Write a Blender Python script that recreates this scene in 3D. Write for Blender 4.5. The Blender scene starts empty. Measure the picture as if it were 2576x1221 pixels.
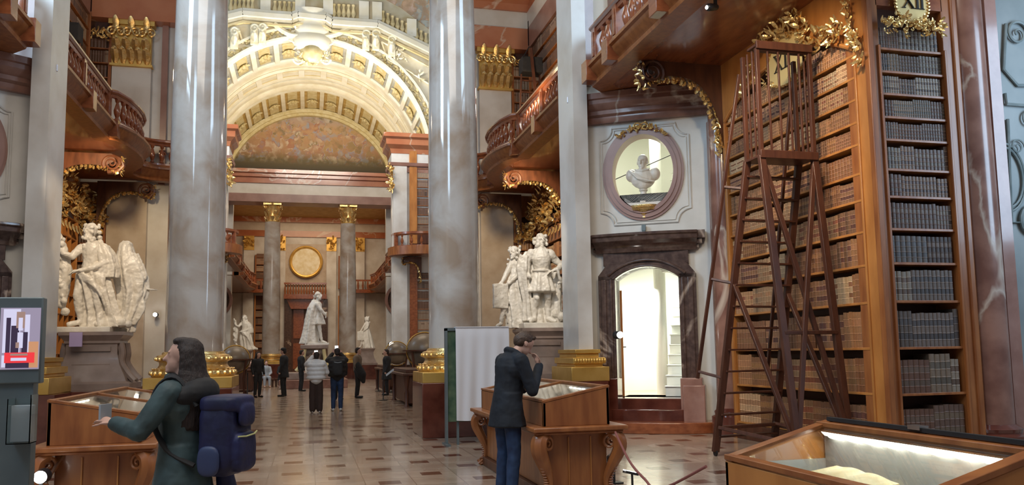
import bpy, bmesh, math, random
from math import sin, cos, pi, radians, sqrt, atan2, tan
from mathutils import Vector, Matrix, Quaternion
R = random.Random(7)
SC = bpy.context.scene
COL = SC.collection
X0 = 0.38                      # centre line of the hall

# ---------------------------------------------------------------- camera
F = 2050.0; CAMH = 1.6
YAW = radians(14.05); PIT = math.atan(207 / F); RHO = 0.0154
fw = Vector((sin(YAW) * cos(PIT), cos(YAW) * cos(PIT), sin(PIT)))
r0 = Vector((cos(YAW), -sin(YAW), 0)); u0 = r0.cross(fw)
cr = r0 * cos(RHO) - u0 * sin(RHO); cu = u0 * cos(RHO) + r0 * sin(RHO)
cam_d = bpy.data.cameras.new('camera'); cam = bpy.data.objects.new('camera', cam_d); COL.objects.link(cam)
cam.matrix_world = Matrix(((cr.x, cu.x, -fw.x, 0), (cr.y, cu.y, -fw.y, 0), (cr.z, cu.z, -fw.z, CAMH), (0, 0, 0, 1)))
cam_d.sensor_width = 36; cam_d.lens = F / 2576 * 36; cam_d.shift_y = 67.5 / 2576
cam_d.clip_start = 0.05; cam_d.clip_end = 300
SC.camera = cam

# ---------------------------------------------------------------- light and exposure
SC.view_settings.view_transform = 'Standard'; SC.view_settings.look = 'None'
SC.view_settings.gamma = 1; SC.view_settings.use_curve_mapping = False
SC.view_settings.exposure = 0.0
W = bpy.data.worlds.new('hall_ambient'); SC.world = W; W.use_nodes = True
W.node_tree.nodes['Background'].inputs[0].default_value = (0.72, 0.74, 0.80, 1)
W.node_tree.nodes['Background'].inputs[1].default_value = 0.20

def area(name, loc, target, size, power, color, sy=None, spread=pi):
    l = bpy.data.lights.new(name, 'AREA'); l.energy = power; l.color = color
    l.shape = 'RECTANGLE'; l.size = size; l.size_y = sy or size; l.spread = spread
    o = bpy.data.objects.new(name, l); COL.objects.link(o); o.location = loc
    o.rotation_euler = (Vector(target) - Vector(loc)).to_track_quat('-Z', 'Y').to_euler()
    return o
def spot(name, loc, target, power, color, deg=35, r=0.05, blend=0.5):
    l = bpy.data.lights.new(name, 'SPOT'); l.energy = power; l.color = color
    l.spot_size = radians(deg); l.spot_blend = blend; l.shadow_soft_size = r
    o = bpy.data.objects.new(name, l); COL.objects.link(o); o.location = loc
    o.rotation_euler = (Vector(target) - Vector(loc)).to_track_quat('-Z', 'Y').to_euler()
    return o
def point(name, loc, power, color, r=0.1):
    l = bpy.data.lights.new(name, 'POINT'); l.energy = power; l.color = color; l.shadow_soft_size = r
    o = bpy.data.objects.new(name, l); COL.objects.link(o); o.location = loc
    return o
COOL = (0.55, 0.78, 1.0); WARM = (1.0, 0.72, 0.42); NEUT = (1.0, 0.88, 0.74); SOFT = (1.0, 0.80, 0.58)
# daylight through the tall windows of the near wing (left and right, behind the viewer's shoulders)
area('daylight_left', (-6.9, 10.5, 10.8), (6.0, 15.6, 4.5), 2.6, 900, COOL, 4.0)
area('daylight_right', (8.0, 10.0, 10.8), (-5.0, 15.8, 4.5), 2.6, 360, COOL, 4.0)
area('daylight_behind', (-6.0, 0.0, 10.5), (3.0, 15, 4), 3.0, 450, COOL, 4.0)
area('daylight_right_bay', (12.0, 6.5, 5.5), (8.0, 15.0, 4), 2.0, 260, (0.55, 0.76, 1.0), 4.0)
# added overhead fill for the near wing, in place of ceiling bounce
area('wing_fill', (0.4, 3.0, 13.5), (0.4, 7.0, 0), 9, 1150, NEUT, 8)
# oval hall and far wing
area('oval_daylight_left', (-13.5, 35, 13), (0.4, 52, 8), 4, 1500, COOL, 5)
area('oval_daylight_right', (14.5, 35, 13), (0.2, 52, 8), 4, 900, COOL, 5)
area('oval_overhead', (0.4, 34, 21.5), (0.4, 34, 0), 12, 1500, (1.0, 0.80, 0.58), 10)  # broad area light above the oval, no fittings modelled
area('vault_uplight', (0.3, 48.0, 14.4), (0.3, 49.3, 21), 9, 1350, (1.0, 0.94, 0.82), 1.5)
area('vault_uplight_far', (0.4, 57.0, 14.6), (0.4, 62.5, 20), 7, 260, (1.0, 0.88, 0.66), 1.2)
area('far_screen_fill', (0.3, 38.0, 17.5), (0.3, 55, 9.5), 6, 900, (1.0, 0.90, 0.78), 2)  # added unseen fill that brightens the far column screen
area('far_wing_overhead', (0.4, 65, 13.2), (0.4, 66, 0), 7, 900, (1.0, 0.76, 0.50), 8)  # broad area light just below the far ceiling, no fittings modelled

# ---------------------------------------------------------------- materials
MATS = {}
def mat(name, col, rough=0.5, metal=0.0, col2=None, scale=4.0, detail=4, lo=0.35, hi=0.65, bump=0.0, bscale=None,
        coat=0.0, stretch=(1, 1, 1), emit=None, estr=0, vein=None, vscale=1.2, spec=None, trans=0, distort=0.0):
    m = bpy.data.materials.new(name); m.use_nodes = True; nt = m.node_tree; N = nt.nodes; L = nt.links
    b = N['Principled BSDF']
    b.inputs['Roughness'].default_value = rough; b.inputs['Metallic'].default_value = metal
    b.inputs['Coat Weight'].default_value = coat; b.inputs['Coat Roughness'].default_value = 0.08
    b.inputs['Base Color'].default_value = (*col, 1)
    if trans: b.inputs['Transmission Weight'].default_value = trans; b.inputs['IOR'].default_value = 1.3
    if spec is not None: b.inputs['Specular IOR Level'].default_value = spec
    if emit: b.inputs['Emission Color'].default_value = (*emit, 1); b.inputs['Emission Strength'].default_value = estr
    tc = N.new('ShaderNodeTexCoord'); mp = N.new('ShaderNodeMapping'); mp.inputs['Scale'].default_value = stretch
    g = N.new('ShaderNodeNewGeometry'); L.new(g.outputs['Position'], mp.inputs['Vector'])
    out = None
    if col2:
        n = N.new('ShaderNodeTexNoise'); n.inputs['Scale'].default_value = scale; n.inputs['Detail'].default_value = detail
        n.inputs['Distortion'].default_value = distort
        L.new(mp.outputs[0], n.inputs['Vector'])
        cr_ = N.new('ShaderNodeValToRGB'); cr_.color_ramp.elements[0].position = lo; cr_.color_ramp.elements[1].position = hi
        cr_.color_ramp.elements[0].color = (*col, 1); cr_.color_ramp.elements[1].color = (*col2, 1)
        L.new(n.outputs['Fac'], cr_.inputs['Fac']); out = cr_.outputs['Color']
        L.new(out, b.inputs['Base Color'])
    if vein:
        v = N.new('ShaderNodeTexNoise'); v.inputs['Scale'].default_value = vscale; v.inputs['Detail'].default_value = 6; v.inputs['Distortion'].default_value = 0.8
        L.new(mp.outputs[0], v.inputs['Vector'])
        r2 = N.new('ShaderNodeValToRGB'); e = r2.color_ramp.elements
        e[0].position = 0.485; e[0].color = (0, 0, 0, 1); e[1].position = 0.515; e[1].color = (0, 0, 0, 1)
        k = e.new(0.5); k.color = (1, 1, 1, 1)
        L.new(v.outputs['Fac'], r2.inputs['Fac'])
        mx = N.new('ShaderNodeMix'); mx.data_type = 'RGBA'; L.new(r2.outputs['Color'], mx.inputs['Factor'])
        if out: L.new(out, mx.inputs[6])
        else: mx.inputs[6].default_value = (*col, 1)
        mx.inputs[7].default_value = (*vein, 1); L.new(mx.outputs[2], b.inputs['Base Color'])
    if bump:
        n2 = N.new('ShaderNodeTexNoise'); n2.inputs['Scale'].default_value = bscale or scale * 2; n2.inputs['Detail'].default_value = 3
        L.new(mp.outputs[0], n2.inputs['Vector'])
        bp = N.new('ShaderNodeBump'); bp.inputs['Strength'].default_value = bump; bp.inputs['Distance'].default_value = 0.02
        L.new(n2.outputs['Fac'], bp.inputs['Height']); L.new(bp.outputs[0], b.inputs['Normal'])
    MATS[name] = m
    return m
mat('pale_marble', (0.50, 0.46, 0.42), 0.32, col2=(0.65, 0.64, 0.62), scale=0.9, detail=8, lo=0.36, hi=0.62)
mat('column_marble', (0.35, 0.265, 0.20), 0.10, col2=(0.52, 0.485, 0.455), scale=1.3, detail=10, lo=0.33, hi=0.62, coat=0.6, distort=0.5)
mat('tan_marble', (0.42, 0.33, 0.25), 0.3, col2=(0.52, 0.44, 0.36), scale=2, detail=6)
mat('white_plaster', (0.60, 0.585, 0.55), 0.45, col2=(0.68, 0.665, 0.635), scale=2.2)
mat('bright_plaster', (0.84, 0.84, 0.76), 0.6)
mat('red_marble', (0.17, 0.075, 0.055), 0.22, col2=(0.30, 0.155, 0.115), scale=2.2, detail=8, coat=0.25, vein=(0.5, 0.4, 0.33), vscale=0.3)
mat('oxblood_marble', (0.075, 0.018, 0.012), 0.14, col2=(0.135, 0.04, 0.026), scale=3, detail=6, coat=0.5)
mat('orange_marble', (0.42, 0.14, 0.065), 0.22, col2=(0.50, 0.20, 0.10), scale=1.0, detail=6, coat=0.3, vein=(0.60, 0.42, 0.30), vscale=0.22)
mat('mauve_marble', (0.25, 0.125, 0.095), 0.3, col2=(0.34, 0.19, 0.15), scale=1.4, detail=6)
mat('cream_marble', (0.60, 0.54, 0.45), 0.35, col2=(0.68, 0.63, 0.55), scale=1.5)
mat('dark_marble', (0.060, 0.034, 0.028), 0.16, col2=(0.11, 0.068, 0.055), scale=9, detail=8, coat=0.4, vein=(0.42, 0.33, 0.27), vscale=0.28)
mat('pink_marble', (0.26, 0.13, 0.10), 0.22, col2=(0.36, 0.20, 0.16), scale=2.5, detail=7, coat=0.3)
mat('pedestal_marble', (0.25, 0.185, 0.155), 0.28, col2=(0.33, 0.25, 0.215), scale=4, detail=6, coat=0.2)
mat('statue_marble', (0.62, 0.57, 0.49), 0.38, col2=(0.75, 0.71, 0.64), scale=5, bump=0.25, bscale=22)
mat('walnut', (0.225, 0.072, 0.022), 0.36, col2=(0.34, 0.125, 0.038), scale=3.2, detail=5, stretch=(3, 3, 0.5), coat=0.08, bump=0.05)
mat('golden_walnut', (0.36, 0.135, 0.033), 0.36, col2=(0.50, 0.21, 0.055), scale=2.2, detail=6, stretch=(2, 2, 0.6), coat=0.08)
mat('mahogany', (0.20, 0.055, 0.021), 0.24, col2=(0.30, 0.095, 0.036), scale=3, detail=4, stretch=(2, 0.6, 3), coat=0.5)
mat('dark_wood', (0.060, 0.020, 0.010), 0.4, col2=(0.11, 0.038, 0.018), scale=4, stretch=(2, 2, 0.6))
mat('ladder_wood', (0.050, 0.015, 0.008), 0.45, col2=(0.080, 0.026, 0.013), scale=5, stretch=(3, 3, 0.5), coat=0.05)
mat('case_interior', (0.075, 0.026, 0.012), 0.6)
mat('gold', (0.80, 0.52, 0.17), 0.27, 0.82, col2=(0.92, 0.70, 0.34), scale=9, bump=0.35, bscale=30)
mat('gold_matte', (0.62, 0.37, 0.09), 0.42, 0.75, col2=(0.72, 0.47, 0.14), scale=3)
mat('plaque_gold', (0.80, 0.60, 0.26), 0.45, 0.35)
mat('ink', (0.02, 0.015, 0.01), 0.6)
mat('vault_cream', (0.66, 0.58, 0.40), 0.6, col2=(0.76, 0.70, 0.55), scale=1.5)
mat('vault_white', (0.84, 0.80, 0.68), 0.6, col2=(0.78, 0.71, 0.53), scale=1.2)
mat('vault_yellow', (0.60, 0.47, 0.22), 0.6, col2=(0.78, 0.64, 0.36), scale=1.0)
mat('coffer_grey', (0.33, 0.32, 0.265), 0.7, col2=(0.44, 0.42, 0.35), scale=2)
mat('coffer_gold', (0.40, 0.25, 0.06), 0.6, col2=(0.52, 0.35, 0.12), scale=2)
mat('drum_paint', (0.60, 0.49, 0.28), 0.6, col2=(0.76, 0.69, 0.52), scale=0.8, detail=5)
mat('stucco_relief', (0.72, 0.62, 0.38), 0.55, col2=(0.85, 0.80, 0.64), scale=3)
mat('relief_gold', (0.54, 0.42, 0.18), 0.5, 0.1, col2=(0.66, 0.56, 0.32), scale=3)
mat('black_metal', (0.012, 0.012, 0.014), 0.4)
mat('steel', (0.5, 0.5, 0.5), 0.25, 1.0)
mat('grey_steel', (0.11, 0.14, 0.15), 0.4, 0.2, col2=(0.14, 0.175, 0.185), scale=3)
mat('glass', (0.9, 0.95, 0.93), 0.02, trans=1.0)
mat('white_cloth', (0.66, 0.66, 0.70), 0.8)
mat('linen_grey', (0.34, 0.335, 0.32), 0.8)
mat('paper', (0.62, 0.50, 0.28), 0.7, col2=(0.78, 0.68, 0.44), scale=12, detail=6)
mat('lamp_glow', (1, 1, 1), 0.4, emit=(1.0, 0.96, 0.88), estr=30)
mat('led_glow', (1, 1, 1), 0.4, emit=(1.0, 0.98, 0.86), estr=14)
mat('globe_brown', (0.14, 0.105, 0.075), 0.35, col2=(0.23, 0.18, 0.13), scale=2)
mat('rope_red', (0.22, 0.07, 0.06), 0.8)
mat('skin', (0.52, 0.30, 0.23), 0.5, col2=(0.58, 0.35, 0.27), scale=12)
mat('hair_dark', (0.012, 0.006, 0.005), 0.65, col2=(0.028, 0.014, 0.010), scale=40, stretch=(3, 3, .3), bump=0.4)
mat('hair_brown', (0.045, 0.025, 0.015), 0.5, col2=(0.08, 0.045, 0.028), scale=40, bump=0.4)
mat('navy_coat', (0.004, 0.007, 0.013), 0.8, col2=(0.006, 0.011, 0.021), scale=8)
mat('denim', (0.007, 0.020, 0.062), 0.8, col2=(0.014, 0.038, 0.10), scale=10)
mat('teal_coat', (0.020, 0.036, 0.038), 0.65, col2=(0.048, 0.085, 0.092), scale=5, bump=0.2)
mat('black_cloth', (0.010, 0.010, 0.012), 0.8, col2=(0.018, 0.017, 0.018), scale=8)
mat('pack_blue', (0.006, 0.008, 0.040), 0.6, col2=(0.011, 0.014, 0.075), scale=7, bump=0.2)
mat('pack_side', (0.030, 0.045, 0.115), 0.5)
mat('puffer_white', (0.62, 0.64, 0.66), 0.55)
mat('brown_trouser', (0.035, 0.018, 0.014), 0.85)
mat('shoe_light', (0.5, 0.48, 0.46), 0.6)
mat('shoe_black', (0.012, 0.012, 0.012), 0.5)
mat('khaki', (0.18, 0.13, 0.09), 0.8)
mat('pale_cloth', (0.36, 0.39, 0.43), 0.8)
mat('yellow_green', (0.5, 0.52, 0.22), 0.5)
mat('banner_red', (0.5, 0.01, 0.015), 0.5, emit=(0.85, 0.05, 0.06), estr=0.8)
mat('screen_white', (0.1, 0.1, 0.12), 0.3, emit=(0.74, 0.72, 0.95), estr=0.85)
mat('screen_lilac', (0.1, 0.1, 0.12), 0.3, emit=(0.36, 0.30, 0.42), estr=0.8)
mat('screen_orange', (0.1, 0.1, 0.1), 0.3, emit=(0.80, 0.36, 0.16), estr=0.7)
mat('screen_dark', (0.02, 0.02, 0.03), 0.3, emit=(0.05, 0.03, 0.07), estr=0.7)
mat('screen_skin', (0.1, 0.1, 0.1), 0.3, emit=(0.45, 0.27, 0.22), estr=0.7)
mat('green_paint', (0.02, 0.06, 0.035), 0.5, col2=(0.09, 0.14, 0.08), scale=5, detail=6)
mat('violet_card', (0.52, 0.40, 0.62), 0.6)

def attr_mat():
    m = bpy.data.materials.new('book_leather'); m.use_nodes = True; N = m.node_tree.nodes; L = m.node_tree.links
    b = N['Principled BSDF']; b.inputs['Roughness'].default_value = 0.48
    a = N.new('ShaderNodeAttribute'); a.attribute_name = 'Col'
    g = N.new('ShaderNodeNewGeometry'); n = N.new('ShaderNodeTexNoise'); n.inputs['Scale'].default_value = 30; n.inputs['Detail'].default_value = 4
    L.new(g.outputs['Position'], n.inputs['Vector'])
    r = N.new('ShaderNodeMapRange'); r.inputs[3].default_value = 0.72; r.inputs[4].default_value = 1.25
    L.new(n.outputs['Fac'], r.inputs[0])
    mx = N.new('ShaderNodeMix'); mx.data_type = 'RGBA'; mx.blend_type = 'MULTIPLY'; mx.inputs[0].default_value = 1
    L.new(a.outputs['Color'], mx.inputs[6]); L.new(r.outputs[0], mx.inputs[7]); L.new(mx.outputs[2], b.inputs['Base Color'])
    MATS['book_leather'] = m
attr_mat()

def floor_mat():
    # cream and rose marble slabs with small red cabochon squares on a staggered 0.6 m grid
    m = bpy.data.materials.new('marble_floor'); m.use_nodes = True; N = m.node_tree.nodes; L = m.node_tree.links
    b = N['Principled BSDF']; b.inputs['Roughness'].default_value = 0.2; b.inputs['Coat Weight'].default_value = 0.22; b.inputs['Coat Roughness'].default_value = 0.06
    g = N.new('ShaderNodeNewGeometry'); s = N.new('ShaderNodeSeparateXYZ'); L.new(g.outputs['Position'], s.inputs[0])
    def mth(op, a, b_=None, c=None):
        n = N.new('ShaderNodeMath'); n.operation = op
        for i, v in enumerate((a, b_, c)):
            if v is None: continue
            if isinstance(v, (int, float)): n.inputs[i].default_value = v
            else: L.new(v, n.inputs[i])
        return n.outputs[0]
    def cell(v, off, per):                      # distance to nearest lattice point
        t = mth('WRAP', mth('SUBTRACT', v, off), per / 2, -per / 2)
        return mth('ABSOLUTE', t)
    def sq(ox, oy, h, per=1.2):
        dx = cell(s.outputs[0], ox, per); dy = cell(s.outputs[1], oy, per)
        return mth('LESS_THAN', mth('MAXIMUM', dx, dy), h)
    acc = mth('MAXIMUM', sq(0.4, 12.22, 0.135), sq(-0.2, 11.62, 0.135))
    jx = mth('LESS_THAN', cell(s.outputs[0], 0.1, 0.6), 0.006); jy = mth('LESS_THAN', cell(s.outputs[1], 11.92, 0.6), 0.006)
    joint = mth('MAXIMUM', jx, jy)
    n = N.new('ShaderNodeTexNoise'); n.inputs['Scale'].default_value = 1.6; n.inputs['Detail'].default_value = 7; L.new(g.outputs['Position'], n.inputs['Vector'])
    cr_ = N.new('ShaderNodeValToRGB'); cr_.color_ramp.elements[0].position = .35; cr_.color_ramp.elements[1].position = .68
    cr_.color_ramp.elements[0].color = (0.33, 0.235, 0.175, 1); cr_.color_ramp.elements[1].color = (0.46, 0.365, 0.285, 1)
    L.new(n.outputs['Fac'], cr_.inputs['Fac'])
    # slab to slab tone
    fx = mth('FLOOR', mth('DIVIDE', mth('SUBTRACT', s.outputs[0], 0.1), 0.6)); fy = mth('FLOOR', mth('DIVIDE', mth('SUBTRACT', s.outputs[1], 11.92), 0.6))
    cb = N.new('ShaderNodeCombineXYZ'); L.new(fx, cb.inputs[0]); L.new(fy, cb.inputs[1])
    wn = N.new('ShaderNodeTexWhiteNoise'); L.new(cb.outputs[0], wn.inputs['Vector'])
    mr = N.new('ShaderNodeMapRange'); mr.inputs[3].default_value = .84; mr.inputs[4].default_value = 1.12; L.new(wn.outputs['Value'], mr.inputs[0])
    m1 = N.new('ShaderNodeMix'); m1.data_type = 'RGBA'; m1.blend_type = 'MULTIPLY'; m1.inputs[0].default_value = 1
    L.new(cr_.outputs[0], m1.inputs[6]); L.new(mr.outputs[0], m1.inputs[7])
    def over(prev, fac, col):
        k = N.new('ShaderNodeMix'); k.data_type = 'RGBA'; L.new(fac, k.inputs[0]); L.new(prev, k.inputs[6]); k.inputs[7].default_value = (*col, 1)
        return k.outputs[2]
    c = over(m1.outputs[2], joint, (0.22, 0.15, 0.11))
    # cross bands of red slabs at the two column screens
    def band(y0, y1):
        return mth('MULTIPLY', mth('GREATER_THAN', s.outputs[1], y0), mth('LESS_THAN', s.outputs[1], y1))
    bands = mth('MAXIMUM', band(15.4, 15.9), band(18.3, 18.8))
    alt = mth('LESS_THAN', cell(s.outputs[0], 0.1, 1.2), 0.36)
    c = over(c, mth('MULTIPLY', bands, alt), (0.14, 0.055, 0.04))
    c = over(c, acc, (0.115, 0.045, 0.028))
    L.new(c, b.inputs['Base Color']); MATS['marble_floor'] = m
floor_mat()

def fresco_mat(name, cols, z0, z1, seed):
    # soft patches of painted colour (no figures): sky above, earth below
    m = bpy.data.materials.new(name); m.use_nodes = True; N = m.node_tree.nodes; L = m.node_tree.links
    b = N['Principled BSDF']; b.inputs['Roughness'].default_value = 0.65
    g = N.new('ShaderNodeNewGeometry')
    mp = N.new('ShaderNodeMapping'); mp.inputs['Location'].default_value = (seed, seed, seed); L.new(g.outputs['Position'], mp.inputs['Vector'])
    n = N.new('ShaderNodeTexNoise'); n.inputs['Scale'].default_value = 0.9; n.inputs['Detail'].default_value = 5; L.new(mp.outputs[0], n.inputs['Vector'])
    vm = N.new('ShaderNodeVectorMath'); vm.operation = 'MULTIPLY_ADD'; L.new(n.outputs['Color'], vm.inputs[0]); vm.inputs[1].default_value = (1.6, 1.6, 1.6); L.new(mp.outputs[0], vm.inputs[2])
    v = N.new('ShaderNodeTexVoronoi'); v.feature = 'SMOOTH_F1'; v.inputs['Smoothness'].default_value = .5; v.inputs['Scale'].default_value = 2.0; L.new(vm.outputs[0], v.inputs['Vector'])
    sp = N.new('ShaderNodeSeparateColor'); L.new(v.outputs['Color'], sp.inputs[0])
    r = N.new('ShaderNodeValToRGB'); r.color_ramp.interpolation = 'LINEAR'; e = r.color_ramp.elements
    while len(e) < len(cols): e.new(0.5)
    for i, c in enumerate(cols): e[i].position = i / (len(cols) - 1); e[i].color = (*c, 1)
    L.new(sp.outputs[0], r.inputs['Fac'])
    s = N.new('ShaderNodeSeparateXYZ'); L.new(g.outputs['Position'], s.inputs[0])
    mr = N.new('ShaderNodeMapRange'); mr.inputs[1].default_value = z0; mr.inputs[2].default_value = z1; L.new(s.outputs[2], mr.inputs[0])
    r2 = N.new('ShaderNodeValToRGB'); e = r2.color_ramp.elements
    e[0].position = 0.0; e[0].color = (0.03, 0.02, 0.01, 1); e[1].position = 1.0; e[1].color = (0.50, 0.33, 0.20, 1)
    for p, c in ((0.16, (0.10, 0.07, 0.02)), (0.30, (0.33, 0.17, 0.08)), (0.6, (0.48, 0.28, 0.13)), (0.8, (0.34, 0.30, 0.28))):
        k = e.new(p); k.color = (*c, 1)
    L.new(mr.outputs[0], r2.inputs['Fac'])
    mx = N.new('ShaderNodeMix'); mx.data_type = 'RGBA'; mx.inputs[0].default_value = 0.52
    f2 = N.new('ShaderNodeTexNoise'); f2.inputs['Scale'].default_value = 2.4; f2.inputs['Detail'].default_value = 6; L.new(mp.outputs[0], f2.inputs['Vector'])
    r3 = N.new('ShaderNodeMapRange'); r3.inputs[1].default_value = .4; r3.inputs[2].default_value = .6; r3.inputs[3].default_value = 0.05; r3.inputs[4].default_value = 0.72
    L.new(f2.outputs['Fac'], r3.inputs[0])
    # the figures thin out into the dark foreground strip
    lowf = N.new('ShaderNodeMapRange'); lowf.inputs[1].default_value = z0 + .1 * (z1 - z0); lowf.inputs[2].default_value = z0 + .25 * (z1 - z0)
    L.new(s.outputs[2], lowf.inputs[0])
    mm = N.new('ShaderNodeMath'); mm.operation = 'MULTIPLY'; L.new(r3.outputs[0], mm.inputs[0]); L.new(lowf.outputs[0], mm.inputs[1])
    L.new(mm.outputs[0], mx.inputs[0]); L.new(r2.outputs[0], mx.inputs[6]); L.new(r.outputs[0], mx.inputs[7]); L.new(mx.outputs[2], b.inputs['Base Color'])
    MATS[name] = m
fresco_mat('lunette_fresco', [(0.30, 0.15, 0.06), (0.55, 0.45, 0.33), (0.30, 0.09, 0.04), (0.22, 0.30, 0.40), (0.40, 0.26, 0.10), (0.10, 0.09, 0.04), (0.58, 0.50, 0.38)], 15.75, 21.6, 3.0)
fresco_mat('dome_fresco', [(0.42, 0.58, 0.54), (0.85, 0.62, 0.48), (0.62, 0.36, 0.16), (0.42, 0.58, 0.58), (0.80, 0.72, 0.55), (0.35, 0.25, 0.28)], -4.0, 24.0, 9.0)

# ---------------------------------------------------------------- mesh building
def orth(d):
    d = Vector(d).normalized(); a = Vector((0, 0, 1)) if abs(d.z) < 0.9 else Vector((1, 0, 0))
    x = d.cross(a).normalized(); return x, x.cross(d).normalized()
class MB:
    def __init__(s, T=None): s.V = []; s.Fc = []; s.C = []; s.T = T; s.col = None
    def add(s, vs, fs):
        n = len(s.V)
        if s.T is not None: vs = [s.T @ Vector(v) for v in vs]
        s.V += [tuple(v) for v in vs]; s.Fc += [tuple(i + n for i in f) for f in fs]
        if s.col is not None: s.C += [s.col] * len(fs)
        return s
    def box(s, x0, x1, y0, y1, z0, z1):
        return s.add([(x, y, z) for z in (z0, z1) for y in (y0, y1) for x in (x0, x1)],
                     [(0, 2, 3, 1), (4, 5, 7, 6), (0, 1, 5, 4), (2, 6, 7, 3), (0, 4, 6, 2), (1, 3, 7, 5)])
    def bar(s, p, q, w, h, up=(0, 0, 1)):
        p, q = Vector(p), Vector(q); d = (q - p).normalized(); up = Vector(up)
        if abs(d.dot(up)) > 0.98: up = Vector((0, 1, 0))
        x = d.cross(up).normalized() * w / 2; y = x.cross(d).normalized() * h / 2
        vs = [p - x - y, p + x - y, p + x + y, p - x + y, q - x - y, q + x - y, q + x + y, q - x + y]
        return s.add(vs, [(3, 2, 1, 0), (4, 5, 6, 7), (0, 1, 5, 4), (1, 2, 6, 5), (2, 3, 7, 6), (3, 0, 4, 7)])
    def tube(s, pts, r, n=8, sx=1.0, closed=False):
        pts = [Vector(p) for p in pts]; m = len(pts); rs = r if isinstance(r, (list, tuple)) else [r] * m
        vs = []; px = None
        for i, p in enumerate(pts):
            d = (pts[(i + 1) % m] - pts[i - 1]) if closed or 0 < i < m - 1 else (pts[1] - pts[0] if i == 0 else pts[-1] - pts[-2])
            if d.length < 1e-9: d = Vector((0, 0, 1))
            d.normalize()
            if px is None: px, _ = orth(d)
            px = (px - d * px.dot(d)); px = px.normalized() if px.length > 1e-6 else orth(d)[0]
            y = d.cross(px)
            vs += [p + (px * cos(2 * pi * k / n) * sx + y * sin(2 * pi * k / n)) * rs[i] for k in range(n)]
        fs = [(i * n + k, i * n + (k + 1) % n, (i + 1) * n + (k + 1) % n, (i + 1) * n + k) for i in range(m - 1) for k in range(n)]
        if closed: fs += [((m - 1) * n + k, (m - 1) * n + (k + 1) % n, (k + 1) % n, k) for k in range(n)]
        else: fs += [tuple(range(n - 1, -1, -1)), tuple((m - 1) * n + k for k in range(n))]
        return s.add(vs, fs)
    def lathe(s, prof, c=(0, 0, 0), n=24, a0=0, a1=2 * pi, sx=1, sy=1, axis=None):
        full = abs(a1 - a0 - 2 * pi) < 1e-6; k = n if full else n + 1; c = Vector(c); vs = []
        for r, z in prof:
            for i in range(k):
                a = a0 + (a1 - a0) * i / n
                v = Vector((r * cos(a) * sx, r * sin(a) * sy, z))
                if axis == 'y': v = Vector((v.x, v.z, v.y))
                elif axis == 'x': v = Vector((v.z, v.x, v.y))
                vs.append(v + c)
        m = len(prof); fs = [(j * k + i, j * k + (i + 1) % k, (j + 1) * k + (i + 1) % k, (j + 1) * k + i) for j in range(m - 1) for i in range(k if full else n)]
        if full:
            if prof[0][0] > 1e-6: fs.append(tuple(range(k - 1, -1, -1)))
            if prof[-1][0] > 1e-6: fs.append(tuple((m - 1) * k + i for i in range(k)))
        return s.add(vs, fs)
    def prism(s, poly, f, d0, d1):
        """poly of 2D points, f(u,v,d)->xyz, extruded from d0 to d1"""
        n = len(poly); vs = [f(u, v, d0) for u, v in poly] + [f(u, v, d1) for u, v in poly]
        return s.add(vs, [tuple(range(n - 1, -1, -1)), tuple(range(n, 2 * n))] + [(i, (i + 1) % n, (i + 1) % n + n, i + n) for i in range(n)])
    def ring(s, outer, inner, f, d0, d1):
        """slab between two closed outlines with the same count of points"""
        n = len(outer)
        vs = [f(*p, d0) for p in outer] + [f(*p, d0) for p in inner] + [f(*p, d1) for p in outer] + [f(*p, d1) for p in inner]
        fs = []
        for i in range(n):
            j = (i + 1) % n
            fs += [(i, j, n + j, n + i), (2 * n + i, 3 * n + i, 3 * n + j, 2 * n + j), (i, 2 * n + i, 2 * n + j, j), (n + i, n + j, 3 * n + j, 3 * n + i)]
        return s.add(vs, fs)
    def sweep(s, prof, path, closed=False, left=1):
        """closed profile [(out,z)] swept along plan path [(x,y)]; out is to the left of travel * left"""
        P = [Vector((p[0], p[1])) for p in path]; m = len(P); vs = []; n = len(prof)
        for i in range(m):
            a = (P[i] - P[i - 1]).normalized() if (i > 0 or closed) else None
            b = (P[(i + 1) % m] - P[i]).normalized() if (i < m - 1 or closed) else None
            a = a or b; b = b or a
            na = Vector((-a.y, a.x)); nb = Vector((-b.y, b.x)); nn = (na + nb)
            nn = nn / max(0.35, (1 + na.dot(nb))) * left
            vs += [(P[i].x + nn.x * o, P[i].y + nn.y * o, z) for o, z in prof]
        fs = [(i % m * n + k, i % m * n + (k + 1) % n, (i + 1) % m * n + (k + 1) % n, (i + 1) % m * n + k) for i in range(m if closed else m - 1) for k in range(n)]
        if not closed: fs += [tuple(range(n)), tuple((m - 1) * n + n - 1 - k for k in range(n))]
        return s.add(vs, fs)
    def ball(s, c, r, n=8, q=None):
        r = r if isinstance(r, (tuple, list)) else (r, r, r); c = Vector(c); vs = [(0, 0, 1)]; m = n
        h = max(4, n // 2 + 1)
        for j in range(1, h):
            t = pi * j / h
            vs += [(sin(t) * cos(2 * pi * i / m), sin(t) * sin(2 * pi * i / m), cos(t)) for i in range(m)]
        vs.append((0, 0, -1)); L_ = len(vs) - 1
        fs = [(0, 1 + i, 1 + (i + 1) % m) for i in range(m)]
        for j in range(h - 2): fs += [(1 + j * m + i, 1 + (j + 1) * m + i, 1 + (j + 1) * m + (i + 1) % m, 1 + j * m + (i + 1) % m) for i in range(m)]
        fs += [(L_, 1 + (h - 2) * m + (i + 1) % m, 1 + (h - 2) * m + i) for i in range(m)]
        out = []
        for v in vs:
            w = Vector((v[0] * r[0], v[1] * r[1], v[2] * r[2]))
            if q is not None: w = q @ w
            out.append(c + w)
        return s.add(out, fs)
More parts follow.
